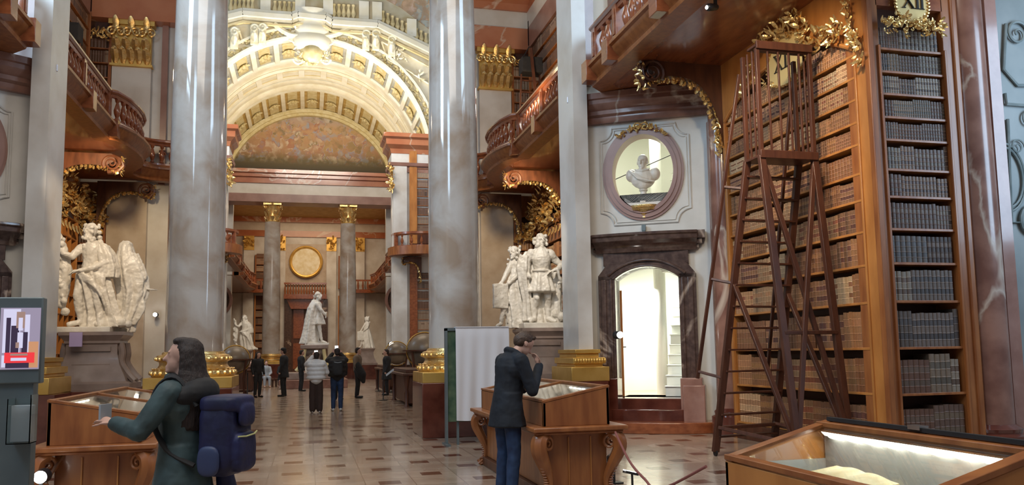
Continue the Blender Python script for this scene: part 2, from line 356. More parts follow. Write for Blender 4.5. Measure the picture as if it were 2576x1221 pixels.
    def cap(s, p, q, r1, r2, n=12):
        """tapered capsule"""
        p, q = Vector(p), Vector(q); d = q - p; L_ = d.length
        if L_ < 1e-6: return s.ball(p, max(r1, r2), n)
        d /= L_; x, y = orth(d); vs = []; rows = []
        for t in (-90, -60, -30, 0): rows.append((r1 * cos(radians(t)), r1 * sin(radians(t))))
        for t in (0, 30, 60, 90): rows.append((r2 * cos(radians(t)), L_ + r2 * sin(radians(t))))
        for rr, zz in rows: vs += [p + d * zz + (x * cos(2 * pi * i / n) + y * sin(2 * pi * i / n)) * max(rr, 1e-4) for i in range(n)]
        m = len(rows); fs = [(j * n + i, j * n + (i + 1) % n, (j + 1) * n + (i + 1) % n, (j + 1) * n + i) for j in range(m - 1) for i in range(n)]
        fs += [tuple(range(n - 1, -1, -1)), tuple((m - 1) * n + i for i in range(n))]
        return s.add(vs, fs)
    def limb(s, pts, rs, n=12):
        for i in range(len(pts) - 1): s.cap(pts[i], pts[i + 1], rs[i], rs[i + 1], n)
        return s
    def leaf(s, p, d, up, L_, w, curl=0.6, th=0.12):
        """curled acanthus leaf with a thick midrib"""
        p = Vector(p); d = Vector(d).normalized(); up = Vector(up); up = (up - d * up.dot(d))
        up = up.normalized() if up.length > 1e-4 else orth(d)[0]
        x = d.cross(up); vs = []; ws = (0.35, 0.8, 1.0, 0.7, 0.25)
        for i, k in enumerate(ws):
            t = i / 4; a = curl * t * t * 2.2
            c = p + d * (L_ * (t - 0.22 * curl * t ** 3)) + up * (L_ * 0.32 * sin(a))
            u = (up * cos(a) - d * sin(a) * 0.5)
            vs += [c - x * w * k / 2, c + u * th * w, c + x * w * k / 2, c - u * th * w * 0.6]
        fs = [(i * 4 + k, i * 4 + (k + 1) % 4, i * 4 + 4 + (k + 1) % 4, i * 4 + 4 + k) for i in range(4) for k in range(4)]
        fs += [(3, 2, 1, 0), (16, 17, 18, 19)]
        return s.add(vs, fs)
    def scroll(s, c, ux, uy, r, turns=2.0, th=0.12, n=26, sx=1.0, rev=1, a0=0.0):
        c, ux, uy = Vector(c), Vector(ux).normalized(), Vector(uy).normalized(); pts = []; rs = []
        for i in range(n):
            t = i / (n - 1); a = a0 + rev * 2 * pi * turns * t; k = r * (1 - 0.88 * t)
            pts.append(c + ux * k * cos(a) + uy * k * sin(a)); rs.append(r * th * (1 - 0.5 * t))
        return s.tube(pts, rs, 6, sx)
    def build(s, name, m, parent=None, label=None, cat=None, group=None, kind=None, smooth=35, bevel=0, mods=None):
        vs = s.V; me = bpy.data.meshes.new(name)
        if parent is not None: o0 = Vector(parent['_o'])
        elif vs:
            o0 = Vector(((min(v[0] for v in vs) + max(v[0] for v in vs)) / 2, (min(v[1] for v in vs) + max(v[1] for v in vs)) / 2, min(v[2] for v in vs)))
        else: o0 = Vector((0, 0, 0))
        me.from_pydata([(v[0] - o0.x, v[1] - o0.y, v[2] - o0.z) for v in vs], [], s.Fc)
        if s.C:
            ca = me.color_attributes.new('Col', 'FLOAT_COLOR', 'CORNER'); buf = []
            for f, c in zip(s.Fc, s.C): buf += [c[0], c[1], c[2], 1.0] * len(f)
            ca.data.foreach_set('color', buf)
        else:
            bm = bmesh.new(); bm.from_mesh(me); bmesh.ops.recalc_face_normals(bm, faces=bm.faces); bm.to_mesh(me); bm.free()
        me.materials.append(MATS[m] if isinstance(m, str) else m)
        if smooth:
            me.polygons.foreach_set('use_smooth', [True] * len(me.polygons)); me.set_sharp_from_angle(angle=radians(smooth))
        o = bpy.data.objects.new(name, me); COL.objects.link(o)
        if parent is None: o.location = o0
        else: o.parent = parent
        o['_o'] = tuple(o0)
        tag(o, label, cat, group, kind)
        if bevel:
            b = o.modifiers.new('bevel', 'BEVEL'); b.width = bevel; b.segments = 2; b.limit_method = 'ANGLE'; b.angle_limit = radians(40)
        return o
def tag(o, label=None, cat=None, group=None, kind=None):
    if label: o['label'] = label
    if cat: o['category'] = cat
    if group: o['group'] = group
    if kind: o['kind'] = kind
    return o
def thing(name, loc, label, cat, group=None):
    o = bpy.data.objects.new(name, None); COL.objects.link(o); o.location = loc; o.empty_display_size = 0.2
    o['_o'] = tuple(loc); return tag(o, label, cat, group)
def struct(mb, name, m, **k): return mb.build(name, m, kind='structure', **k)
def copy_tree(o, parent=None):
    c = o.copy(); COL.objects.link(c)
    if parent is not None: c.parent = parent
    for ch in [x for x in bpy.data.objects if x.parent == o]: copy_tree(ch, c)
    return c
def mx(s, k): return X0 + s * k                     # mirrored x: s=+1 right, -1 left, k distance from centre line
def remesh(o, vox, smooth=4, disp=None):
    r = o.modifiers.new('remesh', 'REMESH'); r.mode = 'VOXEL'; r.voxel_size = vox; r.use_smooth_shade = True
    if smooth: k = o.modifiers.new('smooth', 'SMOOTH'); k.factor = 0.5; k.iterations = smooth
    if disp:
        tx = bpy.data.textures.new('folds', 'CLOUDS'); tx.noise_scale = disp[1]; tx.noise_depth = 3
        d = o.modifiers.new('displace', 'DISPLACE'); d.texture = tx; d.strength = disp[0]; d.mid_level = 0.5; d.texture_coords = 'LOCAL'
    return o
def smooth_path(pts, n=6):
    P = [Vector(p) for p in pts]; out = []
    for i in range(len(P) - 1):
        p0 = P[max(i - 1, 0)]; p1 = P[i]; p2 = P[i + 1]; p3 = P[min(i + 2, len(P) - 1)]
        for k in range(n):
            t = k / n
            out.append(0.5 * ((2 * p1) + (p2 - p0) * t + (2 * p0 - 5 * p1 + 4 * p2 - p3) * t * t + (3 * p1 - p0 - 3 * p2 + p3) * t ** 3))
    return out + [P[-1]]
def foliage(mb, pts, nrm, size, per=3, rg=R, spread=1.0):
    """carved acanthus and flower heads set along points, standing off a surface with normal nrm"""
    nrm = Vector(nrm).normalized(); x, y = orth(nrm)
    for p in pts:
        p = Vector(p)
        for k in range(per):
            a = rg.uniform(0, 2 * pi); d = x * cos(a) + y * sin(a)
            q = p + (x * rg.uniform(-.5, .5) + y * rg.uniform(-.5, .5)) * size * spread + nrm * size * rg.uniform(0.1, 0.5)
            mb.leaf(q, d + nrm * rg.uniform(0, .5), nrm, size * rg.uniform(.7, 1.3), size * rg.uniform(.35, .6), rg.uniform(.3, 1.1), 0.2)
        if rg.random() < 0.6: mb.ball(p + nrm * size * .45, size * rg.uniform(.14, .24), 6)
        if rg.random() < 0.35: mb.scroll(p + nrm * size * .4, x, y, size * .42, 1.5, .22, 14, rev=rg.choice((1, -1)))
def capital(mb, c, w, h, round_=True, n=8, f=1.0, sides=None):
    """Corinthian capital standing on c (centre of its foot)"""
    c = Vector(c); hw = w / 2
    if round_: mb.lathe([(hw * .80, 0), (hw * .86, h * .04), (hw * .80, h * .08), (hw * .78, h * .5), (hw * .95, h * .82), (hw * 1.0, h * .86)], c, 16)
    else:
        mb.lathe([(hw * 1.13, 0), (hw * 1.16, h * .05), (hw * 1.08, h * .08), (hw * 1.08, h * .5), (hw * 1.3, h * .82)], c, 4, a0=pi / 4, a1=pi / 4 + 2 * pi)
    for row, (zz, k, L_) in enumerate(((.06, n, .36), (.30, n, .40))):
        for i in range(k):
            a = 2 * pi * (i + .5 * row) / k; d = Vector((cos(a), sin(a), 0))
            rr = hw * .8 if round_ else hw * .98 / max(abs(cos(a)), abs(sin(a)))
            mb.leaf(c + d * rr + Vector((0, 0, h * zz)), Vector((0, 0, 1)), d, h * L_, w * 2.2 / k, 1.0, 0.25)
    for i in range(4):
        a = pi / 4 + i * pi / 2; d = Vector((cos(a), sin(a), 0))
        mb.scroll(c + d * hw * 1.25 + Vector((0, 0, h * .76)), d, (0, 0, 1), h * .13, 1.6, .3, 16)
        b = i * pi / 2; e = Vector((cos(b), sin(b), 0))
        mb.ball(c + e * hw * 1.06 + Vector((0, 0, h * .93)), h * .08, 6)
    mb.box(c.x - hw * 1.12, c.x + hw * 1.12, c.y - hw * 1.12, c.y + hw * 1.12, c.z + h * .88, c.z + h)
def pt(px, py, X=None, Y=None, Z=None):
    """a measured point of the photograph, placed on the real plane it lies on"""
    d = fw + cr * ((px - 1288) / F) - cu * ((py - 678) / F)
    t = X / d.x if X is not None else Y / d.y if Y is not None else (Z - CAMH) / d.z
    return Vector((d.x * t, d.y * t, d.z * t + CAMH))
def arc_open(x0, x1, zs, rise, n=14):
    """points of a segmental arch from (x1,zs) over to (x0,zs)"""
    xc = (x0 + x1) / 2; hw = (x1 - x0) / 2; Rr = (hw * hw + rise * rise) / (2 * rise); zc = zs + rise - Rr; a = math.asin(min(1, hw / Rr))
    return [(xc + Rr * sin(a - 2 * a * i / n), zc + Rr * cos(a - 2 * a * i / n)) for i in range(n + 1)]
TN = [0]
def trim(mb, m, **k):
    TN[0] += 1; return struct(mb, 'trim_%d' % TN[0], m, **k)

# ================================================================ floor and shell
struct(MB().box(-12, 13, -1.5, 78, -0.2, 0), 'floor', 'marble_floor', smooth=0)
b = MB().box(-7.4, -7.0, 1.0, 13.2, 0, 6.9); struct(b, 'wall_left', 'white_plaster', smooth=0)
mat('reveal_wall', (0.19, 0.215, 0.21), 0.5, col2=(0.26, 0.28, 0.27), scale=1.5)
# painted window reveal beyond the marked bookcase
b = MB().box(9.35, 14, 9.75, 10.1, 0, 9.2); struct(b, 'wall_right', 'reveal_wall', smooth=0)
b = MB().box(8.86, 9.35, 9.75, 10.1, 0, 9.2); struct(b, 'wall_right_reveal', 'pink_marble', smooth=0)
b = MB()
def reveal_frame(pts, r=0.025): b.tube([pt(x, y, Y=9.72) for x, y in pts], r, 6)
reveal_frame([(2530, 60), (2525, 175), (2560, 215), (2640, 215)]); reveal_frame([(2535, 300), (2545, 560), (2640, 560)]); reveal_frame([(2528, 235), (2532, 262), (2640, 270)])
for x, y, rr in ((2560, 85, .22), (2590, 300, .16), (2560, 370, .13), (2600, 560, .3)):
    b.scroll(pt(x, y, Y=9.71), (1, 0, 0), (0, 0, 1), rr, 1.6, .12, 30)
b.tube([pt(x, y, Y=9.72) for x, y in [(2545, 640), (2552, 800), (2560, 960)]], .02, 6)
for rr in (.34, .30): b.tube([Vector((9.98, 9.72, 4.05)) + Vector((cos(a) * rr, 0, sin(a) * rr * 1.5)) for a in [2 * pi * i / 30 for i in range(30)]], .018, 6, closed=True)
mat('reveal_paint', (0.13, 0.165, 0.165), 0.5, col2=(0.22, 0.25, 0.24), scale=4)
trim(b, 'reveal_paint')

# ================================================================ great columns
def column(x, y, name_label, r=0.51, zb=1.03, ztop=10.6, group='great marble columns of the near screen', ped=0.75, detail=True):
    t = thing('marble_column', (x, y, 0), name_label, 'column', group)
    MB().box(x - ped, x + ped, y - ped, y + ped, 0, zb).build('pedestal', 'oxblood_marble', t, bevel=.012)
    MB().box(x - ped * .99, x + ped * .99, y - ped * .99, y + ped * .99, zb, zb + .2).build('plinth', 'gold_matte', t, bevel=.01)
    b = MB(); z = zb + .2
    b.lathe([(r * 1.40, 0), (r * 1.46, .05), (r * 1.44, .11), (r * 1.30, .15), (r * 1.22, .17), (r * 1.16, .22), (r * 1.17, .27), (r * 1.26, .29), (r * 1.30, .34), (r * 1.24, .39), (r * 1.1, .41), (r * 1.06, .45), (r * 1.0, .46)], (x, y, z), 48)
    n = 30
    if detail:
        for i in range(n):
            a = 2 * pi * i / n; d = Vector((cos(a), sin(a), 0))
            b.ball(Vector((x, y, z + .075)) + d * r * 1.42, (.05, .05, .045), 6)
            b.leaf(Vector((x, y, z + .13)) + d * r * 1.3, d, (0, 0, 1), .07, .09, .6, .2)
            b.ball(Vector((x, y, z + .33)) + d * r * 1.28, (.035, .035, .035), 6)
    b.build('gilded_base', 'gold', t)
    z0 = zb + .66; prof = []
    for i in range(13):
        k = i / 12; rr = r * (1.0 - 0.14 * max(0, (k - .25) / .75) ** 1.6); prof.append((rr, z0 + (ztop - z0) * k))
    MB().lathe(prof, (x, y, 0), 48).build('shaft', 'column_marble', t, smooth=60)
    c = MB(); capital(c, (x, y, ztop), 2 * r * .9, 1.25); c.build('capital', 'gold', t)
    return t
column(-2.06, 16.2, 'tall polished marble column on the left, behind the woman with the blue rucksack')
column(2.84, 16.2, 'tall polished marble column right of the middle, behind the white-draped display board')
for x, l in ((-2.35, 'left'), (2.50, 'right')):
    column(x, 55.0, 'distant marble column standing %s of the central statue' % l, ztop=10.25, r=.56, group='far pair of columns', ped=.8, detail=False)

# ================================================================ piers, towers
def pier(s, y0, y1, k0=4.83, depth=1, zt=14.0, near=True):
    a, b_ = sorted((mx(s, k0), mx(s, k0 + .30))); b = MB().box(a, b_, y0, y1, 1.0, zt)
    trim(b, 'pale_marble', smooth=0)
    g = MB()
    for (o, z0, z1) in ((.34, 1.0, 1.28), (.20, 1.28, 1.34), (.26, 1.34, 1.46), (.12, 1.46, 1.54), (.16, 1.54, 1.62)):
        a, b_ = sorted((mx(s, k0 - o * .8), mx(s, k0 + .30 + o * .6))); g.box(a, b_, y0 - o, y1, z0, z1)
    if near:
        for i in range(12):
            g.ball((mx(s, k0 - .16 + i * .055), y0 - .26, 1.40), (.03, .035, .05), 6)
    g.build('gilded_pier_base', 'gold_matte', None, 'gilded moulded base of the pier %s' % ('beside the lit doorway' if s > 0 and near else 'at the left edge of the hall' if near else 'at the far screen, %s of the middle' % ('right' if s > 0 else 'left')), 'pier base', bevel=.01)
for s in (1, -1):
    pier(s, 15.45, 16.45)
    # socle under statues, pier and columns of the bay
    a, b_ = sorted((mx(s, 3.7), mx(s, 5.3)))
    b = MB().box(a, b_, 16.05, 18.9, 0, 1.0); a, b_ = sorted((mx(s, 4.45), mx(s, 5.28))); b.box(a, b_, 15.05, 16.2, 0, 1.0)
    trim(b, 'oxblood_marble', smooth=0)

def tower(s):
    mir = Matrix(((s, 0, 0, X0 - s * X0), (0, 1, 0, 0), (0, 0, 1, 0), (0, 0, 0, 1)))
    e, n, o = Vector((.860, -.511, 0)), Vector((-.511, -.860, 0)), Vector((5.5, 15.98, 0))
    T = mir @ Matrix(((e.x, n.x, 0, o.x), (e.y, n.y, 0, o.y), (0, 0, 1, 0), (0, 0, 0, 1)))
    side = 'right' if s > 0 else 'left'
    b = MB(T)
    fy = lambda u, v, d: (u, d, v)
    b.box(-.27, .70, -.42, 0, 0, 4.0); b.box(1.97, 2.75, -.42, 0, 0, 4.0)
    arch = arc_open(.70, 1.97, 3.03, .23)
    b.prism([(.70, 4.0), (1.97, 4.0)] + arch, fy, -.42, 0)
    N = 48; cx_, cz = 1.32, 5.22
    def rect(a):
        c, s_ = cos(a), sin(a); x0, x1, z0, z1 = -.27 - cx_, 2.75 - cx_, 4.0 - cz, 6.9 - cz
        k = min((x1 / c if c > 1e-6 else x0 / c if c < -1e-6 else 1e9), (z1 / s_ if s_ > 1e-6 else z0 / s_ if s_ < -1e-6 else 1e9)); return (cx_ + c * k, cz + s_ * k)
    angs = sorted([2 * pi * i / N for i in range(N)] + [atan2(zz, xx) % (2 * pi) for xx, zz in ((2.75 - cx_, 6.9 - cz), (-.27 - cx_, 6.9 - cz), (-.27 - cx_, 4.0 - cz), (2.75 - cx_, 4.0 - cz))])
    b.ring([rect(a) for a in angs], [(cx_ + .66 * cos(a), cz + .82 * sin(a)) for a in angs], fy, -.42, 0)
    struct(b, 'wall_tower_' + side, 'white_plaster')
    # raised panel moulding with cut-in corners
    b = MB(T)
    def pan(o, r):
        x0, x1, z0, z1 = .44 + o, 2.26 - o, 4.16 + o, 6.20 - o; c = .26; P = []
        for (x, z, dx, dz) in ((x0, z0, 1, 1), (x1, z0, -1, 1), (x1, z1, -1, -1), (x0, z1, 1, -1)):
            q = [(x + dx * c * cos(t), z + dz * c * sin(t)) for t in [pi / 2 * i / 6 for i in range(7)]]
            if dx * dz > 0: q = q[::-1]
            P += q
        b.tube([(x, .01, z) for x, z in P], r, 6, closed=True)
    pan(0, .022); pan(.05, .012)
    trim(b, 'white_plaster')
    # oval niche frame
    t = thing('oval_niche', T @ Vector((cx_, 0, 4.25)), 'oval niche framed in red marble above the %s' % ('lit doorway, holding a white bust' if s > 0 else 'doorway at the left edge'), 'niche')
    b = MB(T); an = [2 * pi * i / 56 for i in range(56)]
    ov = lambda k, j: [(cx_ + k * cos(a), cz + j * sin(a)) for a in an]
    b.ring(ov(.78, .95), ov(.64, .80), fy, -.2, .07); b.ring(ov(.83, 1.0), ov(.76, .93), fy, 0, .04); b.ring(ov(.70, .86), ov(.62, .78), fy, -.3, .10)
    b.build('marble_frame', 'mauve_marble', t)
    b = MB(T); b.prism([(cx_ + .6 * cos(a), cz + .76 * sin(a)) for a in [pi * 1.2 + pi * .6 * i / 16 for i in range(17)]] + [(cx_ + .5, cz - .62), (cx_ - .5, cz - .62)], fy, -.40, .02); b.build('sill', 'white_plaster', t)
    g = MB(T)
    foliage(g, [(cx_ + .78 * cos(a), .08, cz + .94 * sin(a)) for a in [pi * (.3 + .4 * i / 12) for i in range(13)]], (0, 1, 0), .10, 3)
    g.scroll((cx_ - .08, .12, cz + .93), (1, 0, 0), (0, 0, 1), .10, 1.5, .25, 16); g.scroll((cx_ + .08, .12, cz + .93), (-1, 0, 0), (0, 0, 1), .10, 1.5, .25, 16)
    g.lathe([(.0, 0), (.05, .02), (.04, .06), (.10, .12), (.24, .2), (.27, .24), (.27, .27), (0.0, .27)], (cx_, .05, cz - .96), 20, sy=.5)
    for i in range(12): g.leaf((cx_ - .2 + i * .036, .14, cz - .80), (0, .3, 1), (0, 1, 0), .09, .05)
    g.build('gilded_ornament', 'gold', t)
    # dark marble portal (door frame)
    b = MB(T); fa = arc_open(.70, 1.97, 3.03, .23); fo = arc_open(.56, 2.11, 3.10, .30)
    for x0, x1 in ((.36, .70), (1.97, 2.31)): b.box(x0, x1, -.3, .16, 1.03, 3.1)
    for x0, x1 in ((.42, .52), (.60, .64), (2.15, 2.25), (2.03, 2.07)): b.box(x0, x1, .10, .20, 1.03, 3.02)
    b.prism([(.36, 3.1), (.55, 3.34), (2.12, 3.34), (2.31, 3.1), (2.31, 3.0), (1.97, 3.0)] + fa + [(.70, 3.0), (.36, 3.0)], fy, -.3, .16)
    b.tube([(x, .17, z) for x, z in fo], .035, 6); b.tube([(x, .17, z) for x, z in arc_open(.66, 2.01, 3.03, .25)], .02, 6)
    b.box(.47, 2.18, -.05, .13, 3.3, 3.62)
    pth = [(x, .05 + .10 * (1 - ((x - 1.33) / 1.0) ** 2)) for x in [.33 + 2.0 * i / 14 for i in range(15)]]
    prof = [(-.1, 3.56), (.06, 3.56), (.08, 3.62), (.10, 3.66), (.18, 3.72), (.26, 3.78), (.27, 3.86), (.31, 3.88), (.31, 3.93), (-.1, 3.95)]
    b.sweep(prof, pth, left=1); 
    for xe, dx in ((.33, -1), (2.33, 1)):
        for (oo, za, zb_) in ((.06, 3.60, 3.68), (.13, 3.68, 3.78), (.19, 3.78, 3.94)): b.box(min(xe, xe + dx * oo), max(xe, xe + dx * oo), -.1, .05 + oo, za, zb_)
    struct(b, 'door_%d' % (1 if s > 0 else 2), 'dark_marble', bevel=.008)
    b = MB(T); b.box(1.95, 2.37, -.3, .32, 0.0, 1.04); b.box(2.0, 2.42, -.1, .40, 0, .9); trim(b, 'pink_marble', bevel=.02)
    b = MB(T); b.box(.30, .72, -.3, .30, 0, 1.04); trim(b, 'oxblood_marble', bevel=.02)
    # steps
    b = MB(T); b.box(.70, 1.97, -1.2, .05, 0, .63)
    trim(b, 'oxblood_marble', smooth=0, bevel=.01)
    for (hw, d, z0, z1, m) in ((.95, .42, 0, .43, 'oxblood_marble'), (1.45, .80, 0, .21, 'mahogany')):
        P = [(1.33 + hw * cos(a), .0 + d * sin(a) ** .7 if sin(a) > 0 else 0) for a in [pi * i / 16 for i in range(17)]]
        b = MB(T); b.prism(P, lambda u, v, dd: (u, v, dd), z0, z1); trim(b, m, bevel=.012)
    # entablature under the gallery
    b = MB(T); pth = [(-.12, .02), (.0, .04), (.6, .09), (1.3, .12), (2.0, .09), (2.7, .04)]
    b.sweep([(-.3, 6.30), (.03, 6.30), (.06, 6.36), (.06, 6.42), (.13, 6.46), (.13, 6.54), (.20, 6.58), (.26, 6.66), (.26, 6.74), (.30, 6.76), (.30, 6.88), (-.3, 6.88)], pth, left=1)
    trim(b, 'red_marble')
    if s < 0: return T
    # stair room behind, white and brightly lit
    b = MB(T)
    b.box(.25, .33, -3.0, -.42, 0, 6.9); b.box(2.55, 2.65, -3.0, -.42, 0, 6.9)
    b.lathe([(1.25, .6), (1.25, 6.9), (1.33, 6.9), (1.33, .6)], (1.45, -2.15, 0), 24, a0=pi, a1=2 * pi)
    b.box(.3, 2.6, -3.4, -.42, 6.8, 6.9)
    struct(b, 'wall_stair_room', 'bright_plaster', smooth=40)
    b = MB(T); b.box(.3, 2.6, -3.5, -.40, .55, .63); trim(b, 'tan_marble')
    b = MB(T)
    b.lathe([(.13, .6), (.13, 6.85)], (1.40, -1.6, 0), 20); b.build('newel', 'bright_plaster', None, 'white stair newel inside the lit doorway', 'stair newel')
    st = thing('staircase', T @ Vector((1.9, -1.0, .63)), 'narrow white stone stair winding up inside the lit doorway', 'stairs')
    for i in range(24):
        z0 = .63 + .215 * i; y = -.62 - .20 * (i % 12); w = .0 + .03 * (i % 12)
        b = MB(T); b.box(1.56 + w * .25, 2.5, y - .26, y, z0 if i > 0 else .63, z0 + .19); b.box(1.54 + w * .25, 2.5, y - .26, y + .03, z0 + .19, z0 + .215)
        b.build('step', 'bright_plaster', st, bevel=.008)
    # open timber door leaf standing inside
    l = thing('door_leaf', T @ Vector((.72, -.5, .63)), 'orange timber door leaf standing open inside the lit doorway', 'door')
    b = MB(T); b.prism([(.0, .64), (.0, 2.84), (.42, 2.62), (.42, .64)], lambda u, v, d: (.70 - u * .25 + d, -.42 - u * 1.6, v), 0, .045); b.build('panel', 'golden_walnut', l, bevel=.006)
    MB(T).cap((.64, -.9, 1.66), (.72, -.9, 1.66), .012, .012, 8).build('handle', 'black_metal', l)
    return T
TR = tower(1); tower(-1)
# bust in the niche
def bust(T, c, k, label):
    t = thing('marble_bust', T @ Vector(c), label, 'bust')
    o = Vector(c); g = MB(T)
    P = lambda x, y, z: o + Vector((x, y, z)) * k
    g.lathe([(.17, 0), (.17, .03), (.13, .05), (.09, .09), (.13, .12), (.13, .15), (.07, .18), (.065, .24), (.09, .27), (.09, .29)], P(0, 0, 0), 20, sx=k, sy=k) if k == 1 else g.lathe([(r * k, z * k) for r, z in [(.17, 0), (.17, .03), (.13, .05), (.09, .09), (.13, .12), (.13, .15), (.07, .18), (.065, .24), (.09, .27), (.09, .29)]], o, 20)
    g.build('socle', 'statue_marble', t)
    g = MB(T)
    g.ball(P(0, 0, .52), (.26 * k, .15 * k, .22 * k), 16); g.ball(P(-.24, 0, .60), (.12 * k, .11 * k, .14 * k), 12); g.ball(P(.24, 0, .60), (.12 * k, .11 * k, .14 * k), 12)
    g.ball(P(0, .03, .40), (.14 * k, .10 * k, .13 * k), 12); g.cap(P(0, 0, .66), P(.01, .01, .82), .085 * k, .075 * k)
    for i in range(7): g.tube([P(-.28 + .05 * i, .12 - .01 * abs(i - 3), .70 - .03 * i), P(-.1 + .04 * i, .17, .50 - .01 * i), P(.08 + .03 * i, .14, .42)], .016 * k, 6)
    g.tube([P(-.15, .09, .70), P(0, .13, .66), P(.15, .09, .70)], .022 * k, 6)
    heads(g, P, .855, k, sc=1.3)
    remesh(g.build('figure', 'statue_marble', t), .013 * k, 2)
def heads(g, P, z, k, turn=0.2, sc=1.0):
    P0 = P; P = lambda x, y, zz: P0(x * sc, y * sc, z + (zz - z) * sc); k *= sc
    q = Matrix.Rotation(turn, 3, 'Z'); H = lambda x, y, zz: P(*(q @ Vector((x, y, 0)) + Vector((0, 0, z + zz))))
    g.ball(H(0, -.01, .04), (.088 * k, .10 * k, .10 * k), 14); g.ball(H(0, .045, -.04), (.062 * k, .06 * k, .085 * k), 12)
    g.ball(H(0, .115, -.01), (.014 * k, .022 * k, .034 * k), 8); g.ball(H(0, .095, .035), (.05 * k, .02 * k, .014 * k), 8)
    g.ball(H(0, .09, -.065), (.028 * k, .018 * k, .012 * k), 8); g.ball(H(0, .08, -.10), (.03 * k, .025 * k, .02 * k), 8)
    for sx in (-1, 1): g.ball(H(sx * .085, .0, .0), (.014 * k, .025 * k, .034 * k), 8)
bust(TR, (1.30, -.14, 4.60), 1.0, 'white marble bust of a man standing in the oval niche')
MB(TR).cap((.55, -.55, 5.2), (2.2, -.75, 5.85), .009, .009, 8).build('rod', 'black_metal', None, 'thin dark rod crossing the oval niche behind the bust', 'rod')
MB(TR).box(1.28, 1.34, .05, .11, 3.95, 4.0).box(1.27, 1.35, .04, .12, 4.0, 4.12).build('small_lamp', 'grey_steel', None, 'small grey box lamp standing on the dark portal cornice', 'lamp')
area('stair_lamp', TR @ Vector((.95, -1.6, 2.9)), TR @ Vector((1.3, -2.4, 1.2)), .5, 85, (0.98, 1.0, 0.92))
area('stair_lamp_upper', TR @ Vector((1.3, -1.2, 6.6)), TR @ Vector((1.3, -1.6, 4)), .8, 42, (0.98, 1.0, 0.86))
# red marble three-quarter columns flanking the bookcases
for (x, y, r, l) in ((7.62, 13.86, .24, 'slim red marble column between the doorway tower and the tall bookcase'), (9.27, 9.62, .31, 'polished red marble column at the right edge, beside the bookcase marked XII')):
    t = thing('red_marble_column', (x, y, 0), l, 'column')
    MB().lathe([(r, .5), (r * .99, 3), (r * .9, 7.2)], (x, y, 0), 40).build('shaft', 'red_marble', t, smooth=60)
    MB().lathe([(r * 1.5, 0), (r * 1.5, .35), (r * 1.25, .38), (r * 1.3, .44), (r * 1.05, .5)], (x, y, 0), 32).build('base', 'oxblood_marble', t)
    if r < .3:
        b = MB().lathe([(r * 1.45, .0), (r * 1.45, 6.0), (r * 1.2, 6.05), (0, 6.05)], (x + .22, y + .22, 0), 20); b.build('backing', 'mauve_marble', t)
b = MB().box(9.6, 9.8, 9.5, 9.75, 0, 7.2); trim(b, 'pink_marble')
# ================================================================ galleries
def gallery(s, path, wallk, label, posts, nb=0.30, z=6.9, soffit_mat='mahogany', detail=True, endpost=True):
    """path: [(k,y)] distance from the centre line; wallk: distance of the wall behind"""
    P = [(mx(s, k), y) for k, y in path]; left = s
    t = thing('gallery', (P[0][0], P[0][1], z), label, 'gallery')
    b = MB(); poly = [(x, y) for x, y in P] + [(mx(s, wallk), P[-1][1]), (mx(s, wallk), P[0][1])]
    b.prism(poly, lambda u, v, d: (u, v, d), z, z + .28)
    b.build('deck', soffit_mat, t)
    b = MB(); b.sweep([(-.3, z), (.08, z - .02), (.10, z + .04), (.06, z + .08), (.09, z + .12), (.17, z + .20), (.20, z + .28), (.26, z + .30), (.26, z + .36), (.14, z + .40), (.10, z + .46), (.02, z + .46), (-.3, z + .46)], P, left=left)
    b.build('cornice', 'walnut', t)
    b = MB(); b.sweep([(-.10, z + 1.13), (.08, z + 1.13), (.12, z + 1.17), (.12, z + 1.21), (.07, z + 1.25), (-.10, z + 1.25)], P, left=left)
    b.sweep([(-.05, z + 1.06), (.04, z + 1.06), (.06, z + 1.13), (-.07, z + 1.13)], P, left=left)
    b.sweep([(-.08, z + .44), (.06, z + .44), (.06, z + .52), (-.08, z + .52)], P, left=left)
    b.build('handrail', 'mahogany', t)
    # posts and balusters along the run
    seg = []; acc = 0
    for i in range(len(P) - 1):
        a, c = Vector((*P[i], 0)), Vector((*P[i + 1], 0)); L_ = (c - a).length; seg.append((acc, L_, a, (c - a) / L_)); acc += L_
    def at_len(d):
        for a0, L_, a, u in seg:
            if d <= a0 + L_ + 1e-6: return a + u * (d - a0), u
        return seg[-1][2] + seg[-1][3] * seg[-1][1], seg[-1][3]
    pd = sorted(posts)
    for d in pd:
        p, u = at_len(d); n = Vector((-u.y, u.x, 0)) * left
        q = MB(Matrix(((u.x, n.x, 0, p.x), (u.y, n.y, 0, p.y), (0, 0, 1, 0), (0, 0, 0, 1))))
        q.box(-.10, .10, -.09, .09, z + .44, z + 1.16); q.box(-.05, .05, .09, .11, z + .56, z + 1.06); q.box(-.13, .13, -.12, .12, z + .42, z + .52); q.box(-.15, .15, .0, .30, z + .02, z + .44)
        q.build('post', 'mahogany', t, bevel=.008)
    d = nb; cnt = 0
    prof = [(.03, .52), (.065, .54), (.04, .60), (.075, .70), (.085, .78), (.05, .90), (.03, .97), (.05, 1.0), (.06, 1.06)]
    while d < acc - .05 and cnt < 95:
        if all(abs(d - k) > .2 for k in pd):
            p, u = at_len(d); cnt += 1
            q = MB().lathe([(r, zz) for r, zz in prof], (p.x, p.y, z), 10 if detail else 6, sx=1.0)
            if detail and cnt % 3 == 2: q.scroll(p + Vector((0, 0, z + .8)), u, (0, 0, 1), .11, 1.4, .22, 14)
            q.build('baluster', 'mahogany', t)
        d += nb
    return t
MATS['walnut'].node_tree  # keep
soff = 'mahogany'
GP_near = [(5.2, 5.0), (5.2, 15.05), (5.45, 15.3), (5.9, 15.5)]
gallery(1, GP_near, 7.2, 'mahogany gallery overhead at the right, in front of the tall bookcase', [2.2, 4.4, 6.6, 8.8, 9.95])
